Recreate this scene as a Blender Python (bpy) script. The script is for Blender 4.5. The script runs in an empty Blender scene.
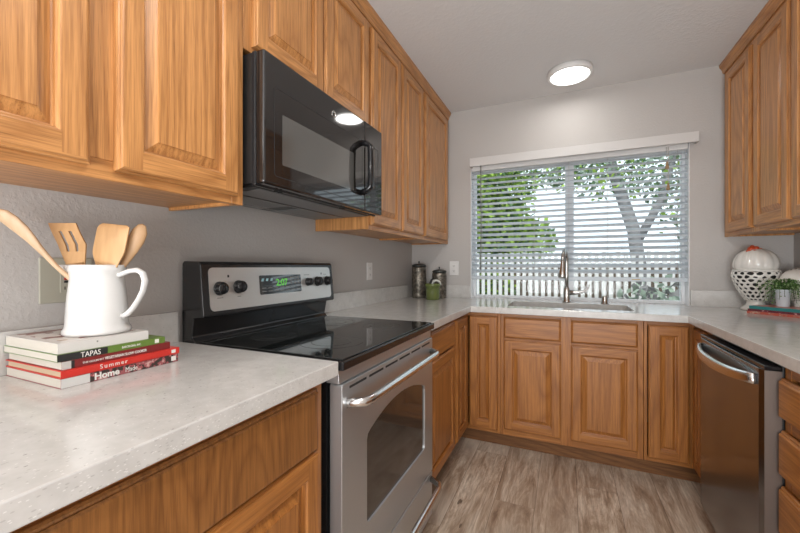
import bpy, bmesh, math, random
from mathutils import Vector, Matrix
R = random.Random(7)
SC = bpy.context.scene
COL = SC.collection
PI = math.pi

# ------------------------------------------------------------ camera, world, lights, exposure
cam_d = bpy.data.cameras.new('camera'); cam = bpy.data.objects.new('camera', cam_d); COL.objects.link(cam)
cam.location = (1.2173, -2.9663, 1.1692)
cam.rotation_euler = (PI/2, 0, 0.4217)
cam_d.sensor_width = 36; cam_d.lens = 368.8/800*36; cam_d.clip_start = 0.02
SC.camera = cam

w = bpy.data.worlds.new('world'); SC.world = w; w.use_nodes = True
bg = w.node_tree.nodes['Background']
bg.inputs[0].default_value = (0.80, 0.90, 1.0, 1); bg.inputs[1].default_value = 1.6

def light(name, kind, loc, rot, energy, color=(1, 1, 1), **kw):
    d = bpy.data.lights.new(name, kind); d.energy = energy; d.color = color
    for k, v in kw.items(): setattr(d, k, v)
    o = bpy.data.objects.new(name, d); COL.objects.link(o); o.location = loc; o.rotation_euler = rot
    return o
light('sun', 'SUN', (0, -3, 8), (math.radians(36), 0, math.radians(-14)), 1.7, (1, .95, .86), angle=.01)
# unseen fill lights behind the camera, added to brighten the kitchen
light('rear_fill', 'AREA', (1.3, -5.45, 1.45), (math.radians(108), 0, 0), 78, (.96, .98, 1.0), shape='RECTANGLE', size=2.1, size_y=1.9)
light('rear_fill_up', 'AREA', (1.25, -4.3, .75), (math.radians(158), 0, 0), 40, (.95, .97, 1.0), shape='RECTANGLE', size=1.8, size_y=.9)  # unseen fill aimed upward, added to lift the ceiling
LAMP_W = 20
SC.view_settings.view_transform = 'Standard'; SC.view_settings.look = 'None'
SC.view_settings.gamma = 1; SC.view_settings.exposure = 0.33
SC.view_settings.use_curve_mapping = False
SC.cycles.use_denoising = True
SC.cycles.max_bounces = 10; SC.cycles.diffuse_bounces = 5
SC.cycles.sample_clamp_indirect = 6

# ------------------------------------------------------------ materials
def mat(name, col=(.8, .8, .8), rough=.5, metal=0, **kw):
    m = bpy.data.materials.new(name); m.use_nodes = True
    b = m.node_tree.nodes['Principled BSDF']
    b.inputs['Base Color'].default_value = (*col, 1); b.inputs['Roughness'].default_value = rough
    b.inputs['Metallic'].default_value = metal
    for k, v in kw.items(): b.inputs[k.replace('_', ' ')].default_value = v
    return m
class NT:
    def __init__(s, m): s.t = m.node_tree; s.b = s.t.nodes['Principled BSDF']
    def n(s, typ, ins=None, **kw):
        nd = s.t.nodes.new(typ)
        for k, v in kw.items(): setattr(nd, k, v)
        for k, v in (ins or {}).items():
            if hasattr(v, 'is_output') or isinstance(v, bpy.types.NodeSocket): s.t.links.new(v, nd.inputs[k])
            else: nd.inputs[k].default_value = v
        return nd
    def math(s, op, a, b=0, c=0):
        return s.n('ShaderNodeMath', {0: a, 1: b, 2: c}, operation=op).outputs[0]
    def link(s, a, name): s.t.links.new(a, s.b.inputs[name])
    def ramp(s, fac, stops, interp='LINEAR'):
        r = s.n('ShaderNodeValToRGB', {0: fac}); r.color_ramp.interpolation = interp
        e = r.color_ramp.elements
        while len(e) < len(stops): e.new(.5)
        for k, (p, c) in enumerate(stops):
            e[k].position = p; e[k].color = (*c, 1) if len(c) == 3 else c
        return r.outputs[0]
    def pos(s, scale=(1, 1, 1), seed=True):
        g = s.n('ShaderNodeNewGeometry').outputs['Position']
        if seed:
            a = s.n('ShaderNodeAttribute', attribute_name='seed').outputs['Fac']
            o = s.n('ShaderNodeVectorMath', {0: (7.3, 3.1, 5.7)}, operation='SCALE'); s.t.links.new(a, o.inputs['Scale'])
            g = s.n('ShaderNodeVectorMath', {0: g, 1: o.outputs[0]}, operation='ADD').outputs[0]
        return s.n('ShaderNodeVectorMath', {0: g, 1: scale}, operation='MULTIPLY').outputs[0]
    def noise(s, vec, scale, detail=2, rough=.5, dist=0):
        return s.n('ShaderNodeTexNoise', {'Vector': vec, 'Scale': scale, 'Detail': detail, 'Roughness': rough, 'Distortion': dist}).outputs['Fac']
    def bump(s, h, strength, dist=.001):
        b = s.n('ShaderNodeBump', {'Height': h, 'Strength': strength, 'Distance': dist}); s.link(b.outputs[0], 'Normal')
    def mix(s, f, a, b, blend='MIX'):
        m = s.n('ShaderNodeMix', data_type='RGBA', blend_type=blend)
        for k, v in ((0, f), (6, a), (7, b)):
            if isinstance(v, bpy.types.NodeSocket): s.t.links.new(v, m.inputs[k])
            else: m.inputs[k].default_value = v if k == 0 else (*v, 1)
        return m.outputs[2]

def oak(name, axis, light_c=(.60, .29, .10), dark_c=(.36, .145, .040), rough=.36, coat=.15):
    m = mat(name, rough=rough); t = NT(m)
    sc = [1, 1, 1]; sc[axis] = .14
    v = t.pos(tuple(sc))
    n1 = t.noise(v, 4.2, 1.0, .4)                       # broad flame figure, contour lines of a stretched noise
    rings = t.math('PINGPONG', t.math('MULTIPLY', n1, 19.0), .5)
    rings = t.math('MULTIPLY', rings, 2.0)
    sc2 = [1, 1, 1]; sc2[axis] = .03
    fib = t.noise(t.pos(tuple(sc2)), 150, 3, .7)
    sc3 = [1, 1, 1]; sc3[axis] = .022
    pore = t.noise(t.pos(tuple(sc3)), 640, 1, .5)
    c = t.ramp(rings, [(0, tuple(a*.62+b*.38 for a, b in zip(dark_c, light_c))), (.18, tuple(a*.35+b*.65 for a, b in zip(dark_c, light_c))), (.5, light_c), (1, tuple(min(1, a*1.08) for a in light_c))])
    f = t.math('MULTIPLY', t.math('SUBTRACT', .60, fib), 2.6)
    c = t.mix(t.n('ShaderNodeClamp', {0: f}).outputs[0], c, tuple(a*.72 for a in dark_c))
    p = t.ramp(pore, [(.28, (1, 1, 1)), (.40, (0, 0, 0))])
    pm = t.math('MULTIPLY', t.math('MULTIPLY', p, .62), t.math('SUBTRACT', 1.15, rings))
    c = t.mix(pm, c, tuple(a*.38 for a in dark_c))
    big = t.noise(t.pos((1, 1, 1)), 2.3, 1)
    c = t.mix(t.math('MULTIPLY', big, .28), c, tuple(a*1.0 for a in dark_c))
    t.link(c, 'Base Color')
    t.b.inputs['Coat Weight'].default_value = coat; t.b.inputs['Coat Roughness'].default_value = .22
    t.bump(t.math('ADD', fib, t.math('MULTIPLY', pore, .6)), .12, .0006)
    return m
OAK = [oak('oak_x', 0), oak('oak_y', 1), oak('oak_z', 2)]
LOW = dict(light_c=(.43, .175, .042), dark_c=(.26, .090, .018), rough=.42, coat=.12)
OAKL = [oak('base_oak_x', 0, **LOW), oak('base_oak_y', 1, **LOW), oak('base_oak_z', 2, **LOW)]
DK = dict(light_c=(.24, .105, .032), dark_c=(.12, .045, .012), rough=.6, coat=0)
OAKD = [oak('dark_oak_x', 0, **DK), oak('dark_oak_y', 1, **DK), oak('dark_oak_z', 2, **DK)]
NS = dict(light_c=(.30, .125, .033), dark_c=(.17, .062, .014), rough=.42, coat=.12)
OAKN = [oak('walnut_toned_oak_x', 0, **NS), oak('walnut_toned_oak_y', 1, **NS), oak('walnut_toned_oak_z', 2, **NS)]
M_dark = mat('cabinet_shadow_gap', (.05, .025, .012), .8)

def m_wall(name, col, s=130, st=.35):
    m = mat(name, col, .65); t = NT(m)
    n = t.noise(t.pos(seed=False), s, 3, .55); h = t.ramp(n, [(.45, (0, 0, 0)), (.62, (1, 1, 1))])
    t.bump(h, st, .0016); return m
M_wall = m_wall('painted_orange_peel_plaster', (.475, .455, .435), 85, .22)
M_ceil = m_wall('painted_ceiling', (.70, .70, .70), 60, .25)

def m_quartz():
    m = mat('white_speckled_quartz', (.7, .68, .65), .14); t = NT(m); v = t.pos(seed=False)
    dv = t.n('ShaderNodeVectorMath', {0: v, 1: t.n('ShaderNodeTexNoise', {'Vector': v, 'Scale': 90.0}).outputs['Color']}, operation='MULTIPLY_ADD')
    dv.inputs[1].default_value = (1, 1, 1)
    base = t.ramp(t.noise(v, 28, 3, .6), [(.3, (.53, .52, .50)), (.7, (.61, .60, .58))])
    def specks(scale, thr, keep):
        vo = t.n('ShaderNodeTexVoronoi', {'Vector': t.n('ShaderNodeVectorMath', {0: v, 1: (1, .55, 1.3)}, operation='MULTIPLY').outputs[0], 'Scale': scale, 'Randomness': 1.0})
        a = t.math('LESS_THAN', vo.outputs['Distance'], thr)
        s = t.n('ShaderNodeSeparateColor', {0: vo.outputs['Color']}).outputs[0]
        return t.math('MULTIPLY', a, t.math('LESS_THAN', s, keep))
    c = t.mix(t.math('MULTIPLY', specks(150, .20, .36), .38), base, (.30, .29, .28))
    c = t.mix(t.math('MULTIPLY', specks(230, .22, .22), .5), c, (.85, .84, .82))
    c = t.mix(t.math('MULTIPLY', specks(75, .10, .4), .75), c, (.22, .2, .19))
    t.link(c, 'Base Color'); return m
M_quartz = m_quartz()

def m_floor():
    m = mat('greyed_oak_vinyl_plank', rough=.42); t = NT(m)
    p = t.n('ShaderNodeNewGeometry').outputs['Position']
    s = t.n('ShaderNodeSeparateXYZ', {0: p})
    X, Y = s.outputs[0], s.outputs[1]
    PWD = .19; PL = 1.22
    col = t.math('FLOOR', t.math('DIVIDE', t.math('ADD', X, .06), PWD))
    yo = t.math('ADD', Y, t.math('MULTIPLY', t.math('FRACT', t.math('MULTIPLY', col, .377)), PL))
    row = t.math('FLOOR', t.math('DIVIDE', yo, PL))
    idn = t.n('ShaderNodeTexWhiteNoise', {0: t.n('ShaderNodeCombineXYZ', {0: col, 1: row}).outputs[0]}, noise_dimensions='3D').outputs['Value']
    off = t.math('MULTIPLY', idn, 37.0)
    v = t.n('ShaderNodeCombineXYZ', {0: X, 1: t.math('MULTIPLY', Y, .16), 2: off}).outputs[0]
    v2 = t.n('ShaderNodeCombineXYZ', {0: X, 1: t.math('MULTIPLY', Y, .07), 2: off}).outputs[0]
    vk = t.n('ShaderNodeCombineXYZ', {0: X, 1: t.math('MULTIPLY', Y, .42), 2: off}).outputs[0]
    g = t.noise(v, 11, 6, .72, .9); fine = t.noise(v2, 110, 4, .7)
    c = t.ramp(g, [(.32, (.17, .105, .07)), (.43, (.41, .31, .225)), (.52, (.59, .485, .38)), (.66, (.82, .74, .62))])
    c = t.mix(t.math('MULTIPLY', t.ramp(fine, [(.36, (1, 1, 1)), (.6, (0, 0, 0))]), .5), c, (.22, .15, .105))
    c = t.mix(t.math('MULTIPLY', t.ramp(t.noise(vk, 3.2, 3), [(.5, (0, 0, 0)), (.7, (1, 1, 1))]), .5), c, (.76, .69, .60))
    c = t.mix(t.math('MULTIPLY', idn, .32), c, (.33, .235, .165))
    kn = t.n('ShaderNodeTexVoronoi', {'Vector': vk, 'Scale': 9.5, 'Randomness': 1.0})
    ks = t.n('ShaderNodeSeparateColor', {0: kn.outputs['Color']}).outputs[0]
    k = t.math('MULTIPLY', t.math('LESS_THAN', kn.outputs['Distance'], t.math('ADD', .035, t.math('MULTIPLY', fine, .17))), t.math('LESS_THAN', ks, .5))
    c = t.mix(t.math('MULTIPLY', k, .7), c, (.06, .035, .022))
    fx = t.math('FRACT', t.math('DIVIDE', t.math('ADD', X, .06), PWD)); fy = t.math('FRACT', t.math('DIVIDE', yo, PL))
    seam = t.math('MAXIMUM', t.math('LESS_THAN', fx, .012), t.math('MULTIPLY', t.math('LESS_THAN', fy, .0014), .5))
    c = t.mix(t.math('MULTIPLY', seam, .6), c, (.05, .035, .025))
    t.link(c, 'Base Color'); t.bump(t.math('SUBTRACT', fine, seam), .15, .0008)
    return m
M_floor = m_floor()

def m_steel(name, axis, col=(.50, .51, .52), rough=.36):
    m = mat(name, col, rough, 1.0 if rough < .3 else .82); t = NT(m)
    sc = [1, 1, 1]; sc[axis] = .01
    n = t.noise(t.pos(tuple(sc), seed=False), 600, 2, .6)
    t.link(t.math('ADD', rough-.05, t.math('MULTIPLY', n, .1)), 'Roughness')
    return m
M_steel = m_steel('brushed_steel', 1)
M_panel = m_steel('control_panel_steel', 1, (.68, .67, .65), .36)
M_steel_z = m_steel('brushed_steel_vertical', 2, (.27, .27, .285), .19)
M_sinksteel = m_steel('sink_steel', 0, (.42, .42, .42), .25)
M_nickel = mat('brushed_nickel', (.50, .485, .46), .24, 1)
M_chrome = mat('satin_handle_metal', (.72, .71, .70), .22, 1)
M_blackg = mat('gloss_black_enamel', (.012, .012, .013), .12)
M_blackgl = mat('black_ceramic_glass', (.012, .014, .014), .04, IOR=1.9)
M_mwgloss = mat('microwave_gloss_black', (.013, .0115, .011), .05, IOR=1.75)
M_mwwin = mat('microwave_window_glass', (.085, .085, .08), .09, IOR=2.2)
M_black = mat('matte_black_plastic', (.018, .018, .018), .42)
M_blacks = mat('satin_black_plastic', (.02, .02, .021), .2)
M_ovenglass = mat('oven_window_glass', (.035, .03, .026), .07, IOR=1.8)
M_grille = mat('grey_vent_mesh', (.26, .26, .26), .5, .4)
M_white = mat('white_trim_paint', (.74, .74, .73), .35)
M_vinyl = mat('white_vinyl', (.80, .82, .84), .3)
M_slat = mat('blind_slat', (.56, .62, .67), .38, Subsurface_Weight=0.0)
M_valance = mat('blind_valance', (.60, .59, .575), .4)
M_cord = mat('blind_cord', (.55, .53, .48), .7)
M_tassel = mat('wooden_tassel', (.30, .2, .1), .5)
M_plate = mat('white_outlet_plate', (.72, .71, .69), .35)
M_almond = mat('almond_outlet_plate', (.40, .385, .315), .35)
M_slot = mat('outlet_slot', (.02, .02, .02), .6)
M_redb = mat('red_button', (.42, .03, .02), .4)
M_ceramic = mat('white_glazed_ceramic', (.70, .695, .68), .12, Coat_Weight=.4)
M_cream = mat('cream_glazed_ceramic', (.74, .725, .68), .18, Coat_Weight=.3)
M_red = mat('red_glazed_comb', (.52, .075, .025), .3)
M_green = mat('green_glazed_pot', (.13, .165, .045), .25, Coat_Weight=.3)
M_potw = mat('pale_blue_planter', (.62, .68, .72), .4)
M_soil = mat('potting_soil', (.05, .035, .02), .9)
M_leaf = mat('small_leaf', (.13, .27, .06), .5)
M_beech = None
def m_light_wood(name, c1, c2):
    m = mat(name, rough=.5); t = NT(m); n = t.noise(t.pos((1, 1, .12)), 60, 2)
    t.link(t.ramp(n, [(.3, c1), (.7, c2)]), 'Base Color'); return m
M_beech = m_light_wood('beech', (.50, .285, .125), (.60, .36, .17))
M_beech2 = m_light_wood('pale_beech', (.56, .38, .23), (.66, .46, .29))
M_beech3 = m_light_wood('darker_beech', (.40, .235, .115), (.47, .29, .15))
def m_tin():
    m = mat('aged_pressed_tin', (.2, .18, .15), .4, .75); t = NT(m)
    n = t.noise(t.pos(seed=False), 60, 3); v = t.n('ShaderNodeTexVoronoi', {'Vector': t.pos(seed=False), 'Scale': 110.0}).outputs['Distance']
    t.link(t.ramp(n, [(.35, (.09, .085, .07)), (.65, (.27, .24, .20))]), 'Base Color'); t.bump(v, .6, .002); return m
M_tin = m_tin()
M_tinlid = mat('dark_tin_lid', (.08, .085, .08), .4, .7)
M_paper = mat('book_pages', (.62, .58, .51), .8)
def flat(name, c, r=.35): return mat(name, c, r)
M_emit = mat('lamp_diffuser', (1, 1, 1), .4); b_ = M_emit.node_tree.nodes['Principled BSDF']
b_.inputs['Emission Color'].default_value = (1, .985, .95, 1); b_.inputs['Emission Strength'].default_value = 3.2
M_led = mat('green_display_digit', (.05, .3, .03), .4); b_ = M_led.node_tree.nodes['Principled BSDF']
b_.inputs['Emission Color'].default_value = (.2, .7, .12, 1); b_.inputs['Emission Strength'].default_value = .35
M_glass = mat('window_glass', (1, 1, 1), .0); b_ = M_glass.node_tree.nodes['Principled BSDF']
def m_pane():
    m = M_glass; t = m.node_tree; t.nodes.clear()
    o = t.nodes.new('ShaderNodeOutputMaterial'); tr = t.nodes.new('ShaderNodeBsdfTransparent'); tr.inputs[0].default_value = (.93, .95, .94, 1)
    g = t.nodes.new('ShaderNodeBsdfGlossy'); g.inputs['Roughness'].default_value = .02
    f = t.nodes.new('ShaderNodeFresnel'); f.inputs[0].default_value = 1.22; mx = t.nodes.new('ShaderNodeMixShader')
    t.links.new(f.outputs[0], mx.inputs[0]); t.links.new(tr.outputs[0], mx.inputs[1]); t.links.new(g.outputs[0], mx.inputs[2]); t.links.new(mx.outputs[0], o.inputs[0])
m_pane()
M_graymark = mat('grey_print', (.22, .22, .21), .5)
M_whitetext = mat('white_print', (.80, .78, .74), .5)
M_blacktext = mat('black_print', (.02, .02, .02), .5)
M_burner = mat('burner_ring_print', (.06, .062, .06), .12)
M_fence = mat('weathered_pale_picket', (.62, .60, .58), .8)
M_fencer = mat('fence_rail_brown', (.12, .085, .06), .8)
M_bark = mat('tree_bark', (.22, .21, .21), .9)
M_ground = mat('patio_ground', (.36, .35, .33), .9)
M_leafA = mat('tree_leaf_green', (.34, .50, .08), .6); M_leafB = mat('tree_leaf_dark', (.09, .17, .07), .6); M_leafC = mat('tree_leaf_grey', (.27, .33, .26), .6)

# ------------------------------------------------------------ mesh builder
class MB:
    def __init__(s): s.v = []; s.f = []; s.m = []; s.s = []; s.sm = []; s.mats = []
    def mi(s, m):
        if m not in s.mats: s.mats.append(m)
        return s.mats.index(m)
    def add(s, vs, fs, m, seed=None, smooth=False):
        b = len(s.v); s.v += [Vector(p) for p in vs]
        sd = R.random() if seed is None else seed
        for f in fs:
            s.f.append([b+i for i in f]); s.m.append(s.mi(m)); s.s.append(sd); s.sm.append(smooth)
        return s
    def box(s, a, b, m, seed=None):
        x0, x1 = sorted((a[0], b[0])); y0, y1 = sorted((a[1], b[1])); z0, z1 = sorted((a[2], b[2]))
        v = [(x0, y0, z0), (x1, y0, z0), (x1, y1, z0), (x0, y1, z0), (x0, y0, z1), (x1, y0, z1), (x1, y1, z1), (x0, y1, z1)]
        return s.add(v, [(0, 3, 2, 1), (4, 5, 6, 7), (0, 1, 5, 4), (1, 2, 6, 5), (2, 3, 7, 6), (3, 0, 4, 7)], m, seed)
    def obox(s, c, ax, half, m, seed=None):
        c = Vector(c); A = [Vector(a).normalized()*h for a, h in zip(ax, half)]
        v = [c+i*A[0]+j*A[1]+k*A[2] for k in (-1, 1) for j in (-1, 1) for i in (-1, 1)]
        return s.add(v, [(0, 2, 3, 1), (4, 5, 7, 6), (0, 1, 5, 4), (1, 3, 7, 5), (3, 2, 6, 7), (2, 0, 4, 6)], m, seed)
    def lathe(s, prof, c, m, seg=32, axis=(0, 0, 1), rf=None, caps=(True, True), smooth=True):
        ax = Vector(axis).normalized(); u = ax.orthogonal().normalized() if abs(ax.z) < .99 else Vector((1, 0, 0)); w_ = ax.cross(u)
        c = Vector(c); vs = []
        for (r, z) in prof:
            for k in range(seg):
                a = 2*PI*k/seg; rr = r if rf is None else rf(r, z, a)
                vs.append(c+ax*z+(u*math.cos(a)+w_*math.sin(a))*rr)
        fs = []
        for i in range(len(prof)-1):
            for k in range(seg):
                k2 = (k+1) % seg; fs.append((i*seg+k, i*seg+k2, (i+1)*seg+k2, (i+1)*seg+k))
        s.add(vs, fs, m, smooth=smooth)
        b = len(s.v)-len(vs)
        for ok, i, rev in ((caps[0], 0, True), (caps[1], len(prof)-1, False)):
            if ok:
                ids = [b+i*seg+k for k in range(seg)]
                if rev: ids.reverse()
                s.f.append(ids); s.m.append(s.mi(m)); s.s.append(.5); s.sm.append(False)
        return s
    def loft(s, pts, wid, thk, wdir, m, seg=14, caps=True, smooth=True, power=2.0):
        """sections (superellipses) along pts, width along wdir"""
        pts = [Vector(p) for p in pts]; n = len(pts); vs = []
        wd = wdir if isinstance(wdir, list) else [wdir]*n
        for i, p in enumerate(pts):
            t = (pts[min(i+1, n-1)]-pts[max(i-1, 0)]).normalized()
            W = Vector(wd[i]); W = (W-t*W.dot(t)).normalized(); T = t.cross(W)
            for k in range(seg):
                a = 2*PI*k/seg; ca, sa = math.cos(a), math.sin(a)
                e = 2.0/power
                vs.append(p+W*wid[i]*math.copysign(abs(ca)**e, ca)+T*thk[i]*math.copysign(abs(sa)**e, sa))
        fs = [(i*seg+k, i*seg+(k+1) % seg, (i+1)*seg+(k+1) % seg, (i+1)*seg+k) for i in range(n-1) for k in range(seg)]
        if caps: fs += [tuple(reversed(range(seg))), tuple((n-1)*seg+k for k in range(seg))]
        return s.add(vs, fs, m, smooth=smooth)
    def tube(s, pts, r, m, seg=12, wdir=None):
        pts = [Vector(p) for p in pts]
        rr = r if isinstance(r, list) else [r]*len(pts)
        if wdir is None:
            d = (pts[-1]-pts[0]); q = sum((p-pts[0] for p in pts), Vector())
            nrm = d.cross(q); wdir = nrm if nrm.length > 1e-6 else d.orthogonal()
        return s.loft(pts, rr, rr, wdir, m, seg)
    def prism(s, poly, O, U, V, N, d, m, smooth=False):
        """polygon poly (u,v) on plane O,U,V extruded by d along N"""
        O, U, V, N = map(Vector, (O, U, V, N)); n = len(poly)
        a = [O+U*p[0]+V*p[1] for p in poly]; b = [q+N*d for q in a]
        return s.add(a+b, [tuple(reversed(range(n))), tuple(range(n, 2*n))]+[(i, (i+1) % n, n+(i+1) % n, n+i) for i in range(n)], m)
    def build(s, name, parent=None, origin=None, bevel=0, solid=0, subsurf=0, seg=2):
        me = bpy.data.meshes.new(name)
        o = bpy.data.objects.new(name, me); COL.objects.link(o)
        base = Vector((0, 0, 0))
        if parent is not None:
            o.parent = parent; base = BASE[parent.name]
        elif origin is not None:
            base = Vector(origin); o.location = base
        BASE[o.name] = base
        me.from_pydata([v-base for v in s.v], [], s.f)
        for m in s.mats: me.materials.append(m)
        me.polygons.foreach_set('material_index', s.m); me.polygons.foreach_set('use_smooth', s.sm)
        at = me.attributes.new('seed', 'FLOAT', 'FACE'); at.data.foreach_set('value', s.s)
        bm = bmesh.new(); bm.from_mesh(me); bmesh.ops.recalc_face_normals(bm, faces=bm.faces); bm.to_mesh(me); bm.free()
        if solid:
            q = o.modifiers.new('solid', 'SOLIDIFY'); q.thickness = solid; q.offset = 0
        if bevel:
            q = o.modifiers.new('bevel', 'BEVEL'); q.width = bevel; q.segments = seg; q.limit_method = 'ANGLE'; q.angle_limit = .6; q.harden_normals = False
        if subsurf:
            q = o.modifiers.new('sub', 'SUBSURF'); q.levels = subsurf; q.render_levels = subsurf
        return o
BASE = {}
def tag(o, label=None, cat=None, group=None, kind=None):
    for k, v in (('label', label), ('category', cat), ('group', group), ('kind', kind)):
        if v: o[k] = v
    return o
def thing(name, loc, label, cat, group=None):
    o = bpy.data.objects.new(name, None); COL.objects.link(o); o.location = loc; o.empty_display_size = .05
    BASE[o.name] = Vector(loc); return tag(o, label, cat, group)
def text(name, s, size, O, U, V, m, parent, depth=.0004, bold=0.0, space=1.0, squash=1.0, align='LEFT'):
    cu = bpy.data.curves.new('t', 'FONT'); cu.body = s; cu.size = size; cu.extrude = depth; cu.offset = bold; cu.space_character = space
    cu.align_x = align; cu.resolution_u = 3
    t = bpy.data.objects.new('t', cu); COL.objects.link(t)
    me = bpy.data.meshes.new_from_object(t); bpy.data.objects.remove(t); bpy.data.curves.remove(cu)
    O, U, V = map(Vector, (O, U, V)); N = U.cross(V)
    base = BASE[parent.name]
    for v in me.vertices:
        p = v.co.copy(); v.co = O+U*(p.x*squash)+V*p.y+N*p.z-base
    o = bpy.data.objects.new(name, me); me.name = name; COL.objects.link(o); o.parent = parent; BASE[o.name] = base
    me.materials.clear(); me.materials.append(m)
    return o
X, Y, Z = Vector((1, 0, 0)), Vector((0, 1, 0)), Vector((0, 0, 1))

# ------------------------------------------------------------ dimensions
W, H = 2.458, 2.445
YR = -5.5            # rear wall
CT, CB = .914, .876  # counter top / underside
LE, RE, BE = .661, 1.797, -.617   # counter edges
WX0, WX1, WZ0, WZ1 = .516, 1.955, .914, 1.985    # window opening
T = .14

def struct(name, mb, **kw): return tag(mb.build(name, **kw), kind='structure')
struct('floor', MB().box((-T, YR-T, -.05), (W+T, .13, 0), M_floor))
struct('ceiling', MB().box((-T, YR-T, H), (W+T, T, H+.1), M_ceil))
struct('wall_left', MB().box((-T, YR-T, 0), (0, T, H), M_wall))
struct('wall_right', MB().box((W, YR-T, 0), (W+T, T, H), M_wall))
struct('wall_rear', MB().box((0, YR-T, 0), (W, YR, H), M_wall))
wb = MB()
ZW = .874
for a, b in (((0, 0, 0), (WX0, T, H)), ((WX1, 0, 0), (W, T, H)), ((WX0, 0, 0), (WX1, T, ZW)), ((WX0, 0, WZ1), (WX1, T, H))): wb.box(a, b, M_wall)
struct('wall_back', wb)

# window: white vinyl frame, one fixed and one sliding light
wr = MB()
y0, y1 = .085, .135
fw = .022
for a, b in (((WX0, y0, WZ0), (WX0+fw, y1, WZ1)), ((WX1-fw, y0, WZ0), (WX1, y1, WZ1)), ((WX0+fw, y0, WZ1-fw), (WX1-fw, y1, WZ1)), ((WX0+fw, y0, WZ0), (WX1-fw, y1, WZ0+.010))): wr.box(a, b, M_vinyl)
win = struct('window_1', wr, bevel=.002)
ms = MB()
ms.box((1.215, .095, WZ0+.010), (1.275, .128, WZ1-fw), M_vinyl)
for xa, xb in ((WX0+fw, 1.215), (1.275, WX1-fw)):
    for a, b in (((xa, .1, WZ0+.010), (xb, .125, WZ0+.022)), ((xa, .1, WZ1-fw-.025), (xb, .125, WZ1-fw))): ms.box(a, b, M_vinyl)
ms.build('window_sash', win, bevel=.002)
for xa, xb in ((WX0+fw, 1.215), (1.275, WX1-fw)):
    MB().box((xa, .110, WZ0+.022), (xb, .114, WZ1-fw-.025), M_glass).build('pane', win)
# painted reveal liners
rv = MB(); e = .004
rv.box((WX0, 0, WZ0), (WX0+e, y0, WZ1), M_vinyl).box((WX1-e, 0, WZ0), (WX1, y0, WZ1), M_vinyl)
rv.build('window_reveal', win)

# ------------------------------------------------------------ cabinet parts
def panel_door(name, parent, O, U, N, w, h, oak3, th=.02, st=.050, flat_panel=False, grain=None, rail=None, single=False):
    """raised panel door; O = lower back corner, U = width dir, Z up, N outward"""
    O, U, N = Vector(O), Vector(U), Vector(N); ui = 0 if abs(U.x) > .5 else 1
    mv, mh = oak3[2], oak3[ui]; mb = MB()
    def P(u, v, d): return O+U*u+Z*v+N*d
    def loop(i, d): return [P(i, i, d), P(w-i, i, d), P(w-i, h-i, d), P(i, h-i, d)]
    def ring(l0, l1, mats, seeds):
        for k in range(4): mb.add([l0[k], l0[(k+1) % 4], l1[(k+1) % 4], l1[k]], [(0, 1, 2, 3)], mats[k], seeds[k])
    s = [R.random()*9 for _ in range(5)]
    hv = [mh, mv, mh, mv]; ss = [s[0], s[1], s[2], s[3]]
    if flat_panel:
        g = mv if grain == 'z' else mh
        gm = [g]*4; sg = [s[4]]*4
        prof = [(0, 0), (0, .35), (.003, .55), (.0065, .62), (.0065, .80), (.010, .97), (.013, 1)]
        for (i0, d0), (i1, d1) in zip(prof, prof[1:]): ring(loop(i0, d0*th), loop(i1, d1*th), gm, sg)
        mb.add(loop(.013, th), [(0, 1, 2, 3)], g, s[4]); mb.add(loop(0, 0), [(3, 2, 1, 0)], g, s[4])
        return mb.build(name, parent)
    prof = [(0, 0), (0, .5), (.002, .66), (.0055, .72), (.0055, .86), (.008, .97), (.011, 1)]
    for (i0, d0), (i1, d1) in zip(prof, prof[1:]): ring(loop(i0, d0*th), loop(i1, d1*th), hv, ss)
    a = .011; b = st; rb = rail or st
    def q(u0, v0, u1, v1, d, m, sd): mb.add([P(u0, v0, d), P(u1, v0, d), P(u1, v1, d), P(u0, v1, d)], [(0, 1, 2, 3)], m, sd)
    q(a, a, b, h-a, th, mv, s[3]); q(w-b, a, w-a, h-a, th, mv, s[1])
    q(b, a, w-b, b, th, mh, s[0]); q(b, h-b, w-b, h-a, th, mh, s[2])
    inner = [(b, 1), (b+.0025, .97), (b+.005, .78), (b+.0075, .70), (b+.0085, .34), (b+.012, .30)]
    for (i0, d0), (i1, d1) in zip(inner, inner[1:]): ring(loop(i0, d0*th), loop(i1, d1*th), hv, ss)
    k = min(.023, (min(w, h)/2-b-.02)*.6)
    pan = [(b+.012, .30), (b+.012+k, .82), (b+.0125+k, .93)]
    for (i0, d0), (i1, d1) in zip(pan, pan[1:]): ring(loop(i0, d0*th), loop(i1, d1*th), [mv]*4, [s[4]]*4)
    mb.add(loop(b+.0125+k, th*.93), [(0, 1, 2, 3)], mv, s[4])
    mb.add(loop(0, 0), [(3, 2, 1, 0)], mv, s[4])
    return mb.build(name, parent)

def face_frame(mb, O, U, N, w, h, stiles, rails, oak3, th=.019):
    """stiles: list of (u0,u1,z0,z1) vertical members; rails likewise horizontal"""
    O, U, N = Vector(O), Vector(U), Vector(N); ui = 0 if abs(U.x) > .5 else 1
    for lst, m, e in ((stiles, oak3[2], 0), (rails, oak3[ui], .0003)):
        for (u0, u1, z0, z1) in lst:
            p, q = O+U*u0+Z*z0+N*0, O+U*u1+Z*z1+N*(th-e); mb.box(p, q, m)

def body_part(parent, name, fn, bevel=.0012):
    mb = MB(); fn(mb); return mb.build(name, parent, bevel=bevel, seg=1)

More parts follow.
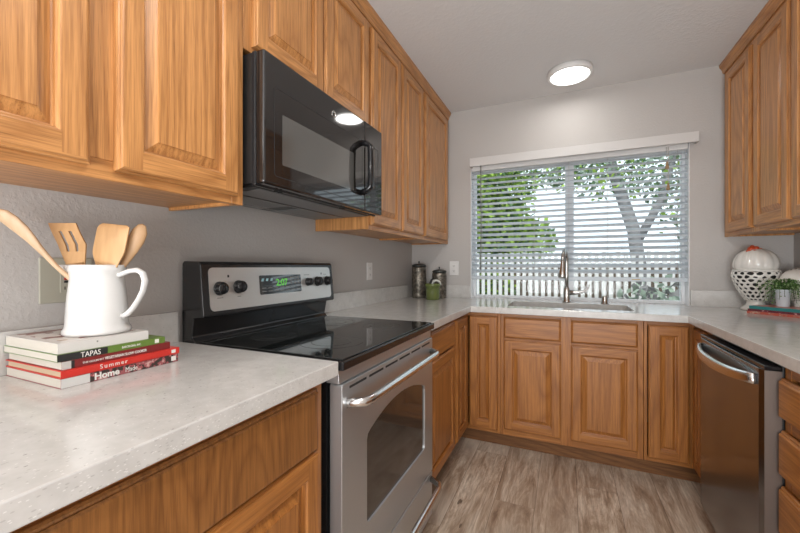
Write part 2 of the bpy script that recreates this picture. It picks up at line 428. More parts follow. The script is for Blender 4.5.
# ---- upper cabinets. ff = face frame plane
FX = .305
ZB = 1.354; UT = 2.40
def upper_left(name_label, y0, y1, zb, doors, dz0, dz1, extra_stiles=(), group='oak wall cabinets with raised panel doors', recess=.012):
    t = thing('wall_cabinet', (.1525, (y0+y1)/2, zb), name_label, 'cabinet', group)
    def f(mb):
        mb.box((.002, y0+.001, zb+.002), (FX, y0+.015, UT), OAK[2]); mb.box((.002, y1-.015, zb+.002), (FX, y1-.001, UT), OAK[2])
        mb.box((.002, y0+.015, zb+recess), (FX, y1-.015, zb+recess+.012), OAK[1]); mb.box((.002, y0+.015, UT-.012), (FX, y1-.015, UT), OAK[1])
        mb.box((.002, y0+.015, zb+.03), (.008, y1-.015, UT-.02), OAK[2])
    body_part(t, 'cabinet_body', f)
    def g(mb):
        st = [(0, .042, 0, UT-zb), (y1-y0-.042, y1-y0, 0, UT-zb)]+[(a-y0, b-y0, .042, UT-zb-.045) for a, b in extra_stiles]
        rl = [(.042, y1-y0-.042, 0, .042), (.042, y1-y0-.042, UT-zb-.045, UT-zb)]
        face_frame(mb, (FX, y0, zb), Y, X, y1-y0, UT-zb, st, rl, OAK)
    body_part(t, 'face_frame', g)
    for a, b in doors: panel_door('door', t, (FX+.0195, a, dz0), Y, X, b-a, dz1-dz0, OAK)
    return t
upper_left('oak wall cabinet at the near left, above the white pitcher', -2.915, -2.14, ZB, [(-2.885, -2.54), (-2.492, -2.168)], 1.376, 2.365, [(-2.56, -2.475)])
upper_left('short oak wall cabinet directly above the black microwave', -2.138, -1.362, 1.834, [(-2.108, -1.752), (-1.742, -1.385)], 1.852, 2.365, [(-1.765, -1.73)])
upper_left('two-door oak wall cabinet just right of the microwave', -1.360, -.607, ZB, [(-1.346, -.995), (-.972, -.625)], 1.378, 2.365, [(-1.0, -.965)])
upper_left('single-door oak wall cabinet on the left wall, in the corner over the metal canisters', -.605, -.002, ZB, [(-.585, -.06)], 1.378, 2.365)

def upper_right(label, y0, y1, doors, extra=()):
    fx = W-FX
    t = thing('wall_cabinet', (W-.1525, (y0+y1)/2, ZB), label, 'cabinet', 'oak wall cabinets with raised panel doors')
    def f(mb):
        mb.box((W-.002, y0+.001, ZB+.002), (fx, y0+.015, UT), OAK[2]); mb.box((W-.002, y1-.015, ZB+.002), (fx, y1-.001, UT), OAK[2])
        mb.box((W-.002, y0+.015, ZB+.012), (fx, y1-.015, ZB+.024), OAK[1]); mb.box((W-.002, y0+.015, UT-.012), (fx, y1-.015, UT), OAK[1])
        mb.box((W-.002, y0+.015, ZB+.03), (W-.008, y1-.015, UT-.02), OAK[2])
    body_part(t, 'cabinet_body', f)
    h = UT-ZB
    def g(mb):
        st = [(0, .042, 0, h), (y1-y0-.042, y1-y0, 0, h)]+[(a-y0, b-y0, .042, h-.045) for a, b in extra]
        rl = [(.042, y1-y0-.042, 0, .042), (.042, y1-y0-.042, h-.045, h)]
        face_frame(mb, (fx, y0, ZB), Y, -X, y1-y0, h, st, rl, OAK)
    body_part(t, 'face_frame', g)
    for a, b in doors: panel_door('door', t, (fx-.0195, b, 1.378), -Y, -X, b-a, 2.355-1.378, OAK)
upper_right('single-door oak wall cabinet on the right wall, beside the back wall', -.418, -.002, [(-.40, -.075)])
upper_right('two-door oak wall cabinet on the right wall, cut by the photo edge', -1.20, -.42, [(-.775, -.440), (-1.15, -.797)], [(-.80, -.77)])

# crown strips at the ceiling
def crown(name, pts2, axis_from, axis_to, sgn, x0):
    mb = MB(); poly = pts2
    mb.prism([(p[0]*sgn, p[1]) for p in poly], (x0, axis_from, 0), X, Z, Y, axis_to-axis_from, OAK[1])
    return struct(name, mb)
prof = [(0, 2.385), (.006, 2.385), (.010, 2.392), (.012, 2.405), (.019, 2.419), (.026, 2.427), (.027, 2.444), (-.10, 2.444), (-.10, 2.402), (0, 2.402)]
crown('trim_1', prof, -2.915, -.001, 1, FX+.0195)
crown('trim_2', prof, -1.20, -.001, -1, W-FX-.0195)

# ---- base cabinets
TK = .10
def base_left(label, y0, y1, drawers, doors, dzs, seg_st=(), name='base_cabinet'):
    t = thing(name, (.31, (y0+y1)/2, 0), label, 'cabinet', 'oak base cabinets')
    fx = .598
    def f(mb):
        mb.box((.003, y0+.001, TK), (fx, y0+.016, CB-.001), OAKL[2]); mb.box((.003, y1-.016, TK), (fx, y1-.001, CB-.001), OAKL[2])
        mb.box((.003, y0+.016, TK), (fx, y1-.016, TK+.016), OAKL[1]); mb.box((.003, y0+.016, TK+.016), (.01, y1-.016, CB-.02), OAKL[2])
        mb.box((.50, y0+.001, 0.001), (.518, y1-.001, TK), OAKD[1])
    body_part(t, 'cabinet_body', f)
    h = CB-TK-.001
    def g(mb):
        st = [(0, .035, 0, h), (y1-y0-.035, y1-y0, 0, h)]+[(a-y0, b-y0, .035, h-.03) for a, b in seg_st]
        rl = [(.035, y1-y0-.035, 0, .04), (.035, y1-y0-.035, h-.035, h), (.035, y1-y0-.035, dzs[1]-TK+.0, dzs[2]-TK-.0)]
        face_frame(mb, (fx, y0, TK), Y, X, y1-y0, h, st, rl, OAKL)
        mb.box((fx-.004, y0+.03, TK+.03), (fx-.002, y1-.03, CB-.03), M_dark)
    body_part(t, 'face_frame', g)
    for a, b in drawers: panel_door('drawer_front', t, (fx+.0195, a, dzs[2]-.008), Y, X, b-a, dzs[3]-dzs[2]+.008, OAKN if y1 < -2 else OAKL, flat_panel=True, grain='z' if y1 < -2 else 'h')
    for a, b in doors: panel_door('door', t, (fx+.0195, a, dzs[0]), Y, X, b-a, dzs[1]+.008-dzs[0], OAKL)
    return t
base_left('oak base cabinet under the near left counter, with a wide vertical-grained drawer front', -3.16, -2.146, [(-3.13, -2.176)], [(-2.60, -2.176), (-3.06, -2.64)], (.13, .683, .700, .852), [(-2.64, -2.60)])
base_left('narrow oak base cabinet between the range and the left corner', -1.360, -.872, [(-1.338, -.892)], [(-1.338, -.892)], (.125, .70, .722, .852))

# corner base cabinets with two narrow doors each
def corner_left():
    t = thing('corner_base_cabinet', (.3, -.3, 0), 'oak corner base cabinet with two narrow full-height doors, left of the sink cabinet', 'cabinet', 'oak corner base cabinets')
    def f(mb):
        mb.box((.003, -.868, TK), (.598, -.85, CB-.001), OAKL[2]); mb.box((.82, -.535, TK), (.838, -.003, CB-.001), OAKL[2])
        mb.box((.003, -.85, TK), (.598, -.003, TK+.016), OAKL[1]); mb.box((.598, -.535, TK), (.82, -.003, TK+.016), OAKL[1])
        mb.box((.50, -.868, .001), (.518, -.471, TK), OAKD[1])
    body_part(t, 'cabinet_body', f)
    h = CB-TK-.001
    def g(mb):
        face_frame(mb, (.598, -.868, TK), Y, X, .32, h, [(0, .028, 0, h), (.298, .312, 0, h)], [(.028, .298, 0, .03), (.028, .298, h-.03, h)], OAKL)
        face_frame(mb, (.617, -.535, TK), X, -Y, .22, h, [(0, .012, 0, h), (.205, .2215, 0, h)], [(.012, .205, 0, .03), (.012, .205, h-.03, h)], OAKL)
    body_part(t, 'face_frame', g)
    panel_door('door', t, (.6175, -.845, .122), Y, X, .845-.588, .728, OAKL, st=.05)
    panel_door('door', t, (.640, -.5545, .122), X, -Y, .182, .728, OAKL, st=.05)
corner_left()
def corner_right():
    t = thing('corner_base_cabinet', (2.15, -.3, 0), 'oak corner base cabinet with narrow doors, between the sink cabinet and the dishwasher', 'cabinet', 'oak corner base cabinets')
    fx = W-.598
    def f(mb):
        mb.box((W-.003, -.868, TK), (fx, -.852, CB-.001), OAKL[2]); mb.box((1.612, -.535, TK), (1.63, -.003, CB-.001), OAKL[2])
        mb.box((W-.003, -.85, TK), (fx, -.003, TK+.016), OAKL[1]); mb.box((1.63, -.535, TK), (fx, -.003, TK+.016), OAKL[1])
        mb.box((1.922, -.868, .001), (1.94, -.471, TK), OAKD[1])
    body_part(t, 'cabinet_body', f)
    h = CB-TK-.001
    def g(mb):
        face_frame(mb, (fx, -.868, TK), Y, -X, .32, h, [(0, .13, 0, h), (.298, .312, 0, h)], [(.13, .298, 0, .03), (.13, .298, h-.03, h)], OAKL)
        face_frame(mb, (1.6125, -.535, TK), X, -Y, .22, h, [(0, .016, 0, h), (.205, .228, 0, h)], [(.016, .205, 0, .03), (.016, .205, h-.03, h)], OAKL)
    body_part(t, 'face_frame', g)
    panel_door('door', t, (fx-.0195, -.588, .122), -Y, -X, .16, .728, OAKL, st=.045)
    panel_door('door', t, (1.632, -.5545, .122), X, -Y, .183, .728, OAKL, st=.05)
corner_right()

# sink base
t = thing('sink_base_cabinet', (1.22, -.3, 0), 'oak sink cabinet with two doors under two false drawer fronts, below the window', 'cabinet')
def f(mb):
    mb.box((.84, -.535, TK), (.856, -.003, CB-.001), OAKL[2]); mb.box((1.594, -.535, TK), (1.610, -.003, CB-.001), OAKL[2])
    mb.box((.856, -.535, TK), (1.594, -.003, TK+.016), OAKL[0]); mb.box((.856, -.012, TK+.016), (1.594, -.003, CB-.05), OAKL[2])
body_part(t, 'cabinet_body', f)
def g(mb):
    h = CB-TK-.001; fw = 1.6105-.8395
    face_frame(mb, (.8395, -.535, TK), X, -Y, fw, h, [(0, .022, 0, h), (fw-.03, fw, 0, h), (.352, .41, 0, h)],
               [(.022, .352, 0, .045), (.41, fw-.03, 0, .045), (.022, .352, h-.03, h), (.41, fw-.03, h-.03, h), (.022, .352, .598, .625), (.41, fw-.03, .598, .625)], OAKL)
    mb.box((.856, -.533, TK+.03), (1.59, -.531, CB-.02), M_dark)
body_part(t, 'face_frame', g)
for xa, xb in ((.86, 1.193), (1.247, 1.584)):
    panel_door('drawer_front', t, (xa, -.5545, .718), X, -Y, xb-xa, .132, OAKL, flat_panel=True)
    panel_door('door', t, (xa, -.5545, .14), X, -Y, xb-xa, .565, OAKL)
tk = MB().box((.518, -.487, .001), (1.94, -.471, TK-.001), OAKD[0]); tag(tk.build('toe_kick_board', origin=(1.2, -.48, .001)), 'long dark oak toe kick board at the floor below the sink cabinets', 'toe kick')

# right drawers
t = thing('drawer_base_cabinet', (2.15, -1.8, 0), 'oak drawer cabinet just in front of the dishwasher, cut by the right photo edge', 'cabinet')
fx = W-.616; ya, yb = -2.30, -1.4735
def f(mb):
    mb.box((W-.003, ya, TK), (fx, ya+.016, CB-.001), OAKL[2]); mb.box((W-.003, yb-.016, TK), (fx, yb, CB-.001), OAKL[2])
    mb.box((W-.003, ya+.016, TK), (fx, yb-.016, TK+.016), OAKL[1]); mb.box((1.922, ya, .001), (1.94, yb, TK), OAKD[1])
    mb.box((W-.003, ya+.016, TK+.016), (W-.01, yb-.016, CB-.02), OAKL[2])
body_part(t, 'cabinet_body', f)
DZ = [(.130, .335), (.363, .506), (.537, .674), (.710, .832)]
def g(mb):
    h = CB-TK-.001; w_ = yb-ya
    face_frame(mb, (fx, ya, TK), Y, -X, w_, h, [(0, .035, 0, h), (w_-.035, w_, 0, h)], [(.035, w_-.035, 0, .035), (.035, w_-.035, h-.035, h)]+[(.035, w_-.035, a[1]-TK, b[0]-TK) for a, b in zip(DZ, DZ[1:])], OAKL)
body_part(t, 'face_frame', g)
for z0, z1 in DZ: panel_door('drawer_front', t, (fx-.0195, yb-.003, z0), -Y, -X, .76, z1-z0, OAKL, flat_panel=True)

# ------------------------------------------------------------ countertops
def outline_slab(poly, z0, z1, hole=None):
    """slab from polygon (xy), optional rectangular/rounded hole given as xy loop"""
    bm = bmesh.new()
    def ring(pts, z): 
        vs = [bm.verts.new((p[0], p[1], z)) for p in pts]
        return vs, [bm.edges.new((vs[i], vs[(i+1) % len(vs)])) for i in range(len(vs))]
    for z in (z0, z1):
        _, e1 = ring(poly, z)
        e2 = ring(hole, z)[1] if hole else []
        bmesh.ops.triangle_fill(bm, edges=e1+e2, use_beauty=True)
    bm.verts.ensure_lookup_table()
    n, k = len(poly), len(hole) if hole else 0
    for off, cnt in ((0, n), (n, k)):
        for i in range(cnt):
            a, b = off+i, off+(i+1) % cnt
            bm.faces.new([bm.verts[a], bm.verts[b], bm.verts[n+k+b], bm.verts[n+k+a]])
    vs = [v.co.copy() for v in bm.verts]; fs = [[v.index for v in f.verts] for f in bm.faces]; bm.free()
    return vs, fs
def rrect(x0, y0, x1, y1, r, n=5):
    p = []
    for cx, cy, a0 in ((x1-r, y1-r, 0), (x0+r, y1-r, 90), (x0+r, y0+r, 180), (x1-r, y0+r, 270)):
        for k in range(n+1):
            a = math.radians(a0+90*k/n); p.append((cx+r*math.cos(a), cy+r*math.sin(a)))
    return p
SX0, SX1, SY0, SY1 = .868, 1.582, -.492, -.135
t = thing('countertop', (1.2, -.3, CB), 'long U-shaped white speckled quartz worktop around the sink and under the window', 'countertop', 'quartz worktops')
G = .001
poly = [(G, -1.362), (LE, -1.362), (LE, BE), (RE, BE), (RE, -2.32), (W-G, -2.32), (W-G, -G), (WX1-G, -G), (WX1-G, y0-G), (WX0+G, y0-G), (WX0+G, -G), (G, -G)]
vs, fs = outline_slab(poly, CB, CT, rrect(SX0, SY0, SX1, SY1, .04))
slab = MB().add(vs, fs, M_quartz).build('slab', t, bevel=.0025)
def splash(a, b, par): return MB().box(a, b, M_quartz).build('backsplash', par, bevel=.0015)
SH = 1.016
splash((G, -1.362, CT), (.02, -.135, SH), t)
splash((.0205, -.02, CT), (WX0-.002, -G, SH), t)
splash((WX1+.002, -.02, CT), (W-.021, -G, SH), t)
splash((W-.02, -2.32, CT), (W-G, -G, SH), t)
t = thing('countertop', (.33, -2.6, CB), 'near left white speckled quartz worktop carrying the books and pitcher', 'countertop', 'quartz worktops')
MB().box((G, -3.18, CB), (LE, -2.129, CT), M_quartz).build('slab', t, bevel=.0025)
splash((G, -3.18, CT), (.02, -2.133, SH), t)

# ------------------------------------------------------------ sink, faucet, soap dispenser
t = thing('undermount_sink', (1.22, -.31, .70), 'stainless steel undermount sink below the window', 'sink')
mb = MB(); rings = []
for (ins, z) in ((-.012, CB-.001), (0, CB-.002), (.002, .86), (.006, .72), (.03, .695), (.05, .69)):
    rings.append([(p[0], p[1], z) for p in rrect(SX0+ins, SY0+ins, SX1-ins, SY1-ins, .045)])
n = len(rings[0]); vs = sum(rings, []); fs = [(i*n+k, i*n+(k+1) % n, (i+1)*n+(k+1) % n, (i+1)*n+k) for i in range(len(rings)-1) for k in range(n)]
fs.append(tuple((len(rings)-1)*n+k for k in range(n)))
mb.add(vs, fs, M_sinksteel, smooth=True); mb.build('bowl', t)
MB().lathe([(.042, 0), (.044, .003), (.03, .004), (.028, -.001)], (1.22, -.27, .6905), M_nickel, 24).build('drain', t)

t = thing('kitchen_faucet', (1.222, -.082, CT), 'tall brushed nickel pull-down faucet standing behind the sink', 'faucet')
fxc, fyc = 1.225, -.082
MB().lathe([(.029, 0), (.029, .006), (.024, .012), (.0225, .05), (.0225, .085), (.019, .1), (.0145, .108)], (fxc, fyc, CT+.0006), M_nickel).build('faucet_base', t)
dirx = Vector((-.16, -1, 0)).normalized()
pts = [(fxc, fyc, CT+.10)]; pts = [Vector((fxc, fyc, z)) for z in (CT+.10, 1.10, 1.16, 1.20)]
rad = .075
for k in range(1, 13):
    a = PI*k/12*.97; c = Vector((fxc, fyc, 1.205))+dirx*rad
    pts.append(c-dirx*rad*math.cos(a)+Z*rad*math.sin(a))
MB().tube(pts, .0125, M_nickel, 14, wdir=dirx.cross(Z)).build('spout', t)
e = pts[-1]; d = (pts[-1]-pts[-2]).normalized()
MB().loft([e+d*-.004, e+d*.01, e+d*.04, e+d*.085, e+d*.118, e+d*.122], [.014, .0145, .0165, .022, .0265, .024], [.014, .0145, .0165, .022, .0265, .024], dirx.cross(Z), M_nickel, 20).build('spray_head', t)
hb = Vector((fxc+.02, fyc, CT+.07)); MB().loft([hb, hb+Vector((.03, -.002, 0)), hb+Vector((.055, -.005, .003)), hb+Vector((.09, -.012, .012)), hb+Vector((.115, -.018, .032)), hb+Vector((.125, -.02, .06))],
    [.018, .017, .015, .009, .0065, .005], [.018, .017, .014, .008, .0055, .004], Y, M_nickel, 14).build('lever_handle', t)
t = thing('soap_dispenser', (1.462, -.10, CT), 'short nickel air gap cap on the worktop right of the faucet', 'sink fitting')
MB().lathe([(.024, 0), (.024, .004), (.020, .007), (.0195, .045), (.018, .052), (.006, .054)], (1.462, -.10, CT+.0006), M_nickel).build('cap', t)

# ------------------------------------------------------------ blind
t = thing('window_blind', (1.24, .03, 1.06), 'white wood-slat horizontal blind hanging over the kitchen window', 'blind')
bx0, bx1 = WX0+.007, WX1-.007
mb = MB().box((.522, -.066, 1.962), (1.990, -.054, 2.028), M_valance).box((.522, -.054, 1.962), (.532, -.001, 2.028), M_valance).box((1.980, -.054, 1.962), (1.990, -.001, 2.028), M_valance).box((.532, -.054, 2.022), (1.980, -.001, 2.028), M_valance)
mb.build('valance', t, bevel=.002)
MB().box((bx0, .004, 1.940), (bx1, .056, 1.983), M_white).build('headrail', t, bevel=.002)
mb = MB(); pitch = .0414; z = 1.920; th = math.radians(26); cyb = .031
nS = 0
while z > 1.118:
    c = Vector((0, cyb, z)); A = Vector((0, math.cos(th), math.sin(th))); Nn = Vector((0, -math.sin(th), math.cos(th)))
    prof_ = []
    for k in range(7):
        s_ = -1+2*k/6; prof_.append((s_*.0265, .0036*(1-s_*s_)))
    pa = [c+A*u+Nn*(v+.0015) for u, v in prof_]+[c+A*u+Nn*(v-.0015) for u, v in reversed(prof_)]
    n = len(pa); vs = [Vector((bx0, p.y, p.z)) for p in pa]+[Vector((bx1, p.y, p.z)) for p in pa]
    mb.add(vs, [tuple(range(n)), tuple(reversed(range(n, 2*n)))]+[(i, (i+1) % n, n+(i+1) % n, n+i) for i in range(n)], M_slat, smooth=False)
    z -= pitch; nS += 1
mb.build('slats', t)
br = MB().box((bx0, cyb-.022, 1.066), (bx1, cyb+.024, 1.094), M_slat).build('bottom_rail', t, bevel=.003)
MB().box((1.635, cyb-.0228, 1.0765), (1.685, cyb-.0222, 1.0825), flat('gold_tag', (.45, .33, .12))).build('tag', br)
mb = MB()
for xx in (.60, 1.0, 1.24, 1.49, 1.892):
    for yy in (cyb-.0245, cyb+.0245): mb.tube([(xx, yy, 1.945), (xx, yy, 1.08)], .0009, M_cord, 5)
mb.build('ladder_cords', t)
MB().tube([(.603, -.030, 1.975), (.605, -.026, 1.5), (.602, -.024, 1.14)], .0035, M_graymark, 8).build('tilt_wand', t)
mb = MB().tube([(1.826, -.03, 1.957), (1.828, -.03, 1.86)], .0015, M_cord, 6).tube([(1.836, -.03, 1.957), (1.834, -.03, 1.72)], .0015, M_cord, 6)
cd = mb.build('pull_cord', t)
for q in ((1.828, 1.81), (1.834, 1.67)): MB().lathe([(.003, .05), (.005, .045), (.010, .02), (.0115, .005), (.006, 0)], (q[0], -.03, q[1]), M_tassel, 12).build('cord_tassel', cd)

# ------------------------------------------------------------ ceiling lights
def ceiling_light(x, y, label, k=1.0):
    t = thing('ceiling_light', (x, y, H-.035), label, 'ceiling light', 'round flush ceiling lights')
    MB().lathe([(.135, .0345), (.137, .008), (.137, .001), (.128, -.001), (.117, .000), (.117, .004)], (x, y, H-.035), M_white, 48).build('rim', t)
    MB().lathe([(.116, .003), (.114, -.002), (.08, -.0045), (.02, -.006)], (x, y, H-.035), M_emit, 48).build('diffuser', t)
    light('lamp', 'AREA', (x, y, H-.043), (0, 0, 0), LAMP_W*k, (1, .97, .93), shape='DISK', size=.22).parent = None
ceiling_light(1.243, -.315, 'round white flush ceiling light glowing above the window', .07)
ceiling_light(1.245, -2.50, 'unseen round white flush ceiling light added as fill over the middle of the kitchen', .42)  # fixture out of view, added to balance near and far brightness
ceiling_light(1.245, -4.6, 'unseen round white flush ceiling light added as fill at the rear end', .8)  # fixture behind the camera, added for extra room light

# ------------------------------------------------------------ range
RY0, RY1 = -2.1235, -1.3665
t = thing('electric_range', (.33, -1.745, 0), 'freestanding stainless steel and black glass electric range between the oak cabinets', 'range')
mb = MB().box((.03, RY0+.004, .03), (.615, RY1-.004, .885), M_blackg).box((.05, RY0+.02, .0), (.55, RY1-.02, .03), M_black)
mb.build('range_body', t, bevel=.002)
# cooktop: glass with black frame
ct = MB().box((.03, RY0, .886), (.672, RY1, .912), M_blackg).build('cooktop_frame', t, bevel=.004, seg=3)
MB().box((.105, RY0+.012, .9122), (.662, RY1-.012, .9165), M_blackgl).build('glass_cooktop', t, bevel=.0015)
for cx, cy, rr in ((.25, -1.93, .078), (.25, -1.56, .10), (.50, -1.93, .105), (.50, -1.56, .078)):
    for r_ in (rr, rr*.62):
        MB().lathe([(r_, 0), (r_+.0018, 0), (r_+.0018, .0002), (r_, .0002)], (cx, cy, .9166), M_burner, 48, caps=(False, False)).build('burner_ring', t)
# backguard
bgp = [(.022, .90), (.085, .90), (.085, .915), (.070, .93), (.080, .985), (.082, .995), (.124, .998), (.128, 1.004), (.112, 1.176), (.105, 1.186), (.03, 1.188), (.022, 1.18)]
mb = MB().prism(bgp, (0, RY0+.002, 0), X, Z, Y, RY1-RY0-.004, M_blacks)
mb.build('backguard', t, bevel=.004, seg=3)
PN = Vector((.172, 0, .016)).normalized(); PV = Vector((-.016, 0, .172)).normalized()   # panel normal / up
P0 = Vector((.1281, 0, 1.004))
def PP(y, v, d=0): return Vector((P0.x, y, P0.z))+PV*v+PN*d
pl = rrect(0, 0, .700, .150, .018)
mb = MB().prism([(p[0], p[1]) for p in pl], PP(-2.095, .012, .0006), Y, PV, PN, .002, M_panel)
cp = mb.build('control_panel', t)
def sz(v): return (v-1.004)
for yy, zz, r_ in ((-2.055, 1.093, .0245), (-1.973, 1.095, .0245), (-1.575, 1.098, .019), (-1.503, 1.098, .0235), (-1.425, 1.098, .0235)):
    k = MB().lathe([(r_, .003), (r_, .006), (r_*.92, .010), (r_*.86, .022), (r_*.78, .026), (.001, .0265)], PP(yy, sz(zz)), M_blackg, 28, axis=PN).build('control_knob', t)
    MB().obox(PP(yy, sz(zz), .028), (PV, Y, PN), (r_*.7, .003, .003), M_blackg).build('grip', k)
# display
ds = MB().prism(rrect(0, 0, .248, .076, .006), PP(-1.872, sz(1.058), .0028), Y, PV, PN, .0015, M_blackgl).build('display', t)
text('clock_digits', '2:07', .040, PP(-1.782, sz(1.058)+.032, .0046), Y, PV, M_led, ds, bold=.0008)
mb = MB()
for i in range(7):
    for j in range(2): mb.obox(PP(-1.85+.034*i, sz(1.058)+.012+.013*j, .0046), (Y, PV, PN), (.011, .0014, .0003), M_graymark)
mb.build('button_legend', ds); mb = MB()
for i in range(3):
    for j in range(3): mb.obox(PP(-1.69+.024*i, sz(1.058)+.040+.012*j, .0046), (Y, PV, PN), (.006, .003, .0003), M_graymark)
    mb.obox(PP(-1.855+.024*i, sz(1.058)+.058, .0046), (Y, PV*1+Y*.4, PN), (.006, .006, .0003), flat('cyan_mark', (.3, .5, .55)) if i == 0 else mb.mats[-1])
mb.build('button_legend', ds)
for yy in (-2.016, -1.468): MB().obox(PP(yy, sz(1.135), .003), (Y, PV, PN), (.0035, .0045, .0004), M_blacktext).build('printed_mark', cp)
for yy, wd in ((-2.055, .012), (-1.973, .008), (-1.58, .02), (-1.44, .012)):
    MB().obox(PP(yy, sz(1.060) if yy < -1.7 else sz(1.131), .003), (Y, PV, PN), (wd, .0012, .0004), M_graymark).build('printed_mark', cp)
# front: vent strip, oven door, drawer
mb = MB().box((.615, RY0+.004, .848), (.655, RY1-.004, .884), M_steel).box((.6155, RY0+.03, .846), (.64, RY1-.03, .848), M_black)
vs_ = mb.build('vent_strip', t, bevel=.002)
DX = .664
dr = MB(); y0d, y1d = RY0+.006, RY1-.006; zd0, zd1 = .245, .846
# door front with arched window opening: stitched from strips
def arch(y): 
    s_ = (y+1.7245)/.2535; return .655+.052*(1-s_*s_)
bm = bmesh.new()
outer = rrect(y0d, zd0, y1d, zd1, .006, 2)
wy0, wy1, wz0 = -1.978, -1.471, .382
hole = [(wy0+.012, wz0), (wy0+.003, wz0+.004), (wy0, wz0+.014), (wy0, .640), (wy0+.006, .655)]+[(y, arch(y)) for y in [wy0+.02+(wy1-wy0-.04)*k/14 for k in range(15)]]+[(wy1-.006, .655), (wy1, .640), (wy1, wz0+.014), (wy1-.003, wz0+.004), (wy1-.012, wz0)]
hole = list(reversed(hole))
vs2, fs2 = outline_slab(outer, 0, .040, hole)
vs2 = [Vector((DX-.040+v.z, v.x, v.y)) for v in vs2]
dr.add(vs2, fs2, M_steel); door = dr.build('oven_door', t, bevel=.0015)
MB().box((DX-.022, wy0-.004, wz0-.004), (DX-.006, wy1+.004, .715), M_ovenglass).build('oven_window', door)
mb = MB()
n_s = 6; L = (y1d-y0d-.06)
for k in range(n_s):
    ya_ = y0d+.03+L*k/n_s+.008; yb_ = ya_+L/n_s-.018
    mb.box((DX-.0006, ya_, .827), (DX+.0008, yb_, .834), M_slot)
mb.build('vent_slots', door)
def bar(zc, bow, zdrop, yA, yB, name, par, r=.0135):
    pts = []
    for k in range(25):
        s_ = -1+2*k/24; y = (yA+yB)/2+(yB-yA)/2*s_
        a = abs(s_); x = DX+.012+bow*(1-a**6) if a < 1 else DX
        pts.append((DX-.001+ (bow+.012)*min(1, (1-a)*9)**.5 if a < 1 else DX-.001, y, zc-zdrop*(1-a**3)*0))
    rr = [r]*25
    return MB().loft(pts, rr, [r*.85]*25, Z, M_chrome, 14).build(name, par)
bar(.790, .036, 0, RY0+.03, RY1-.03, 'oven_handle', door)
# drawer
dw = MB().box((.615, y0d, .045), (DX, y1d, .238), M_steel).build('storage_drawer', t, bevel=.003)
bar(.212, .046, 0, RY0+.025, RY1-.025, 'drawer_handle', dw, .0135)

# ------------------------------------------------------------ microwave
t = thing('microwave', (.2, -1.7475, 1.412), 'black over-the-range microwave mounted under the short oak cabinet', 'microwave')
MY0, MY1 = -2.1345, -1.3645; MZ0, MZ1 = 1.414, 1.819
mb = MB().box((.003, MY0+.004, MZ0+.008), (.352, MY1-.004, MZ1-.001), M_black)
mb.build('microwave_body', t, bevel=.002)
mb = MB().box((.353, MY0, MZ0), (.368, MY1, MZ1), M_blacks)
mb.build('front_bezel', t, bevel=.003)
MDX = .402
dy1 = -1.533
mdoor = MB().box((.3685, MY0, MZ0+.004), (MDX, dy1, MZ1), M_mwgloss).build('microwave_door', t, bevel=.008, seg=4)
MB().box((.3685, dy1+.0015, MZ0+.004), (MDX, MY1, MZ1), M_mwgloss).build('control_face', t, bevel=.005, seg=3)
# fine outline groove and window
def frame_line(y0_, y1_, z0_, z1_, wd, m, name, par, d=.0004, r=.012):
    o = rrect(y0_, z0_, y1_, z1_, r, 4); i = rrect(y0_+wd, z0_+wd, y1_-wd, z1_-wd, max(r-wd, .002), 4); n = len(o)
    vs = [(MDX+d, p[0], p[1]) for p in o]+[(MDX+d, p[0], p[1]) for p in i]
    vs += [(MDX-.001, p[0], p[1]) for p in o]
    return MB().add(vs, [(k, (k+1) % n, n+(k+1) % n, n+k) for k in range(n)]+[(2*n+k, 2*n+(k+1) % n, (k+1) % n, k) for k in range(n)], m).build(name, par)
frame_line(-2.092, -1.553, 1.447, 1.722, .0022, M_slot, 'door_outline', mdoor)
frame_line(-1.512, -1.405, 1.447, 1.722, .0022, M_slot, 'panel_outline', bpy.data.objects['control_face'], r=.006)
mb = MB().prism(rrect(-2.056, 1.489, -1.625, 1.648, .004, 3), (MDX-.001, 0, 0), Y, Z, X, .0014, M_mwwin); mb.build('door_window', mdoor)
# handle: bowed bar standing off the door
pts = []; 
for k in range(21):
    s_ = -1+2*k/20; a = abs(s_); pts.append((MDX+.002+.040*min(1, (1-a)*6)**.6+.006*(1-a*a), -1.560, 1.602+.110*s_))
MB().loft(pts, [.0145+.002*(1-abs(-1+2*k/20)) for k in range(21)], [.0115]*21, Y, M_blackg, 14, power=3).build('door_handle', mdoor)
# round badge with a script-like monogram
bg_ = MB().lathe([(.0135, 0), (.0135, .0012), (.0115, .0014), (.0115, .0008), (.0001, .0008)], (MDX, -1.772, 1.757), M_chrome, 28, axis=X).build('round_badge', mdoor)
mb = MB()
for s_ in (-1, 1):
    mb.tube([(MDX+.0014, -1.772+s_*.0038+.0032*math.cos(a), 1.757+.0045*math.sin(a)) for a in [PI*2*k/14 for k in range(13)]], .0006, M_blacktext, 5, wdir=X)
mb.build('monogram', bg_)
# underside: filters, lens, rails
mb = MB().box((.02, MY0+.02, MZ0+.001), (.34, MY1-.02, MZ0+.008), M_black)
mb.box((.03, MY0+.035, MZ0-.002), (.20, -1.79, MZ0+.001), M_grille).box((.03, -1.71, MZ0-.002), (.20, MY1-.035, MZ0+.001), M_grille)
mb.box((.225, MY0+.05, MZ0-.002), (.335, MY1-.05, MZ0+.001), M_grille)
mb.box((.205, MY0+.12, MZ0-.004), (.211, MY1-.12, MZ0+.001), M_chrome).box((.075, -1.95, MZ0-.004), (.08, -1.55, MZ0-.002), M_chrome)
for yy in (-2.04, -2.02, -1.66, -1.64): mb.box((.352, yy, MZ0-.003), (.362, yy+.008, MZ0+.002), M_blackg)
mb.build('underside_grille', t)

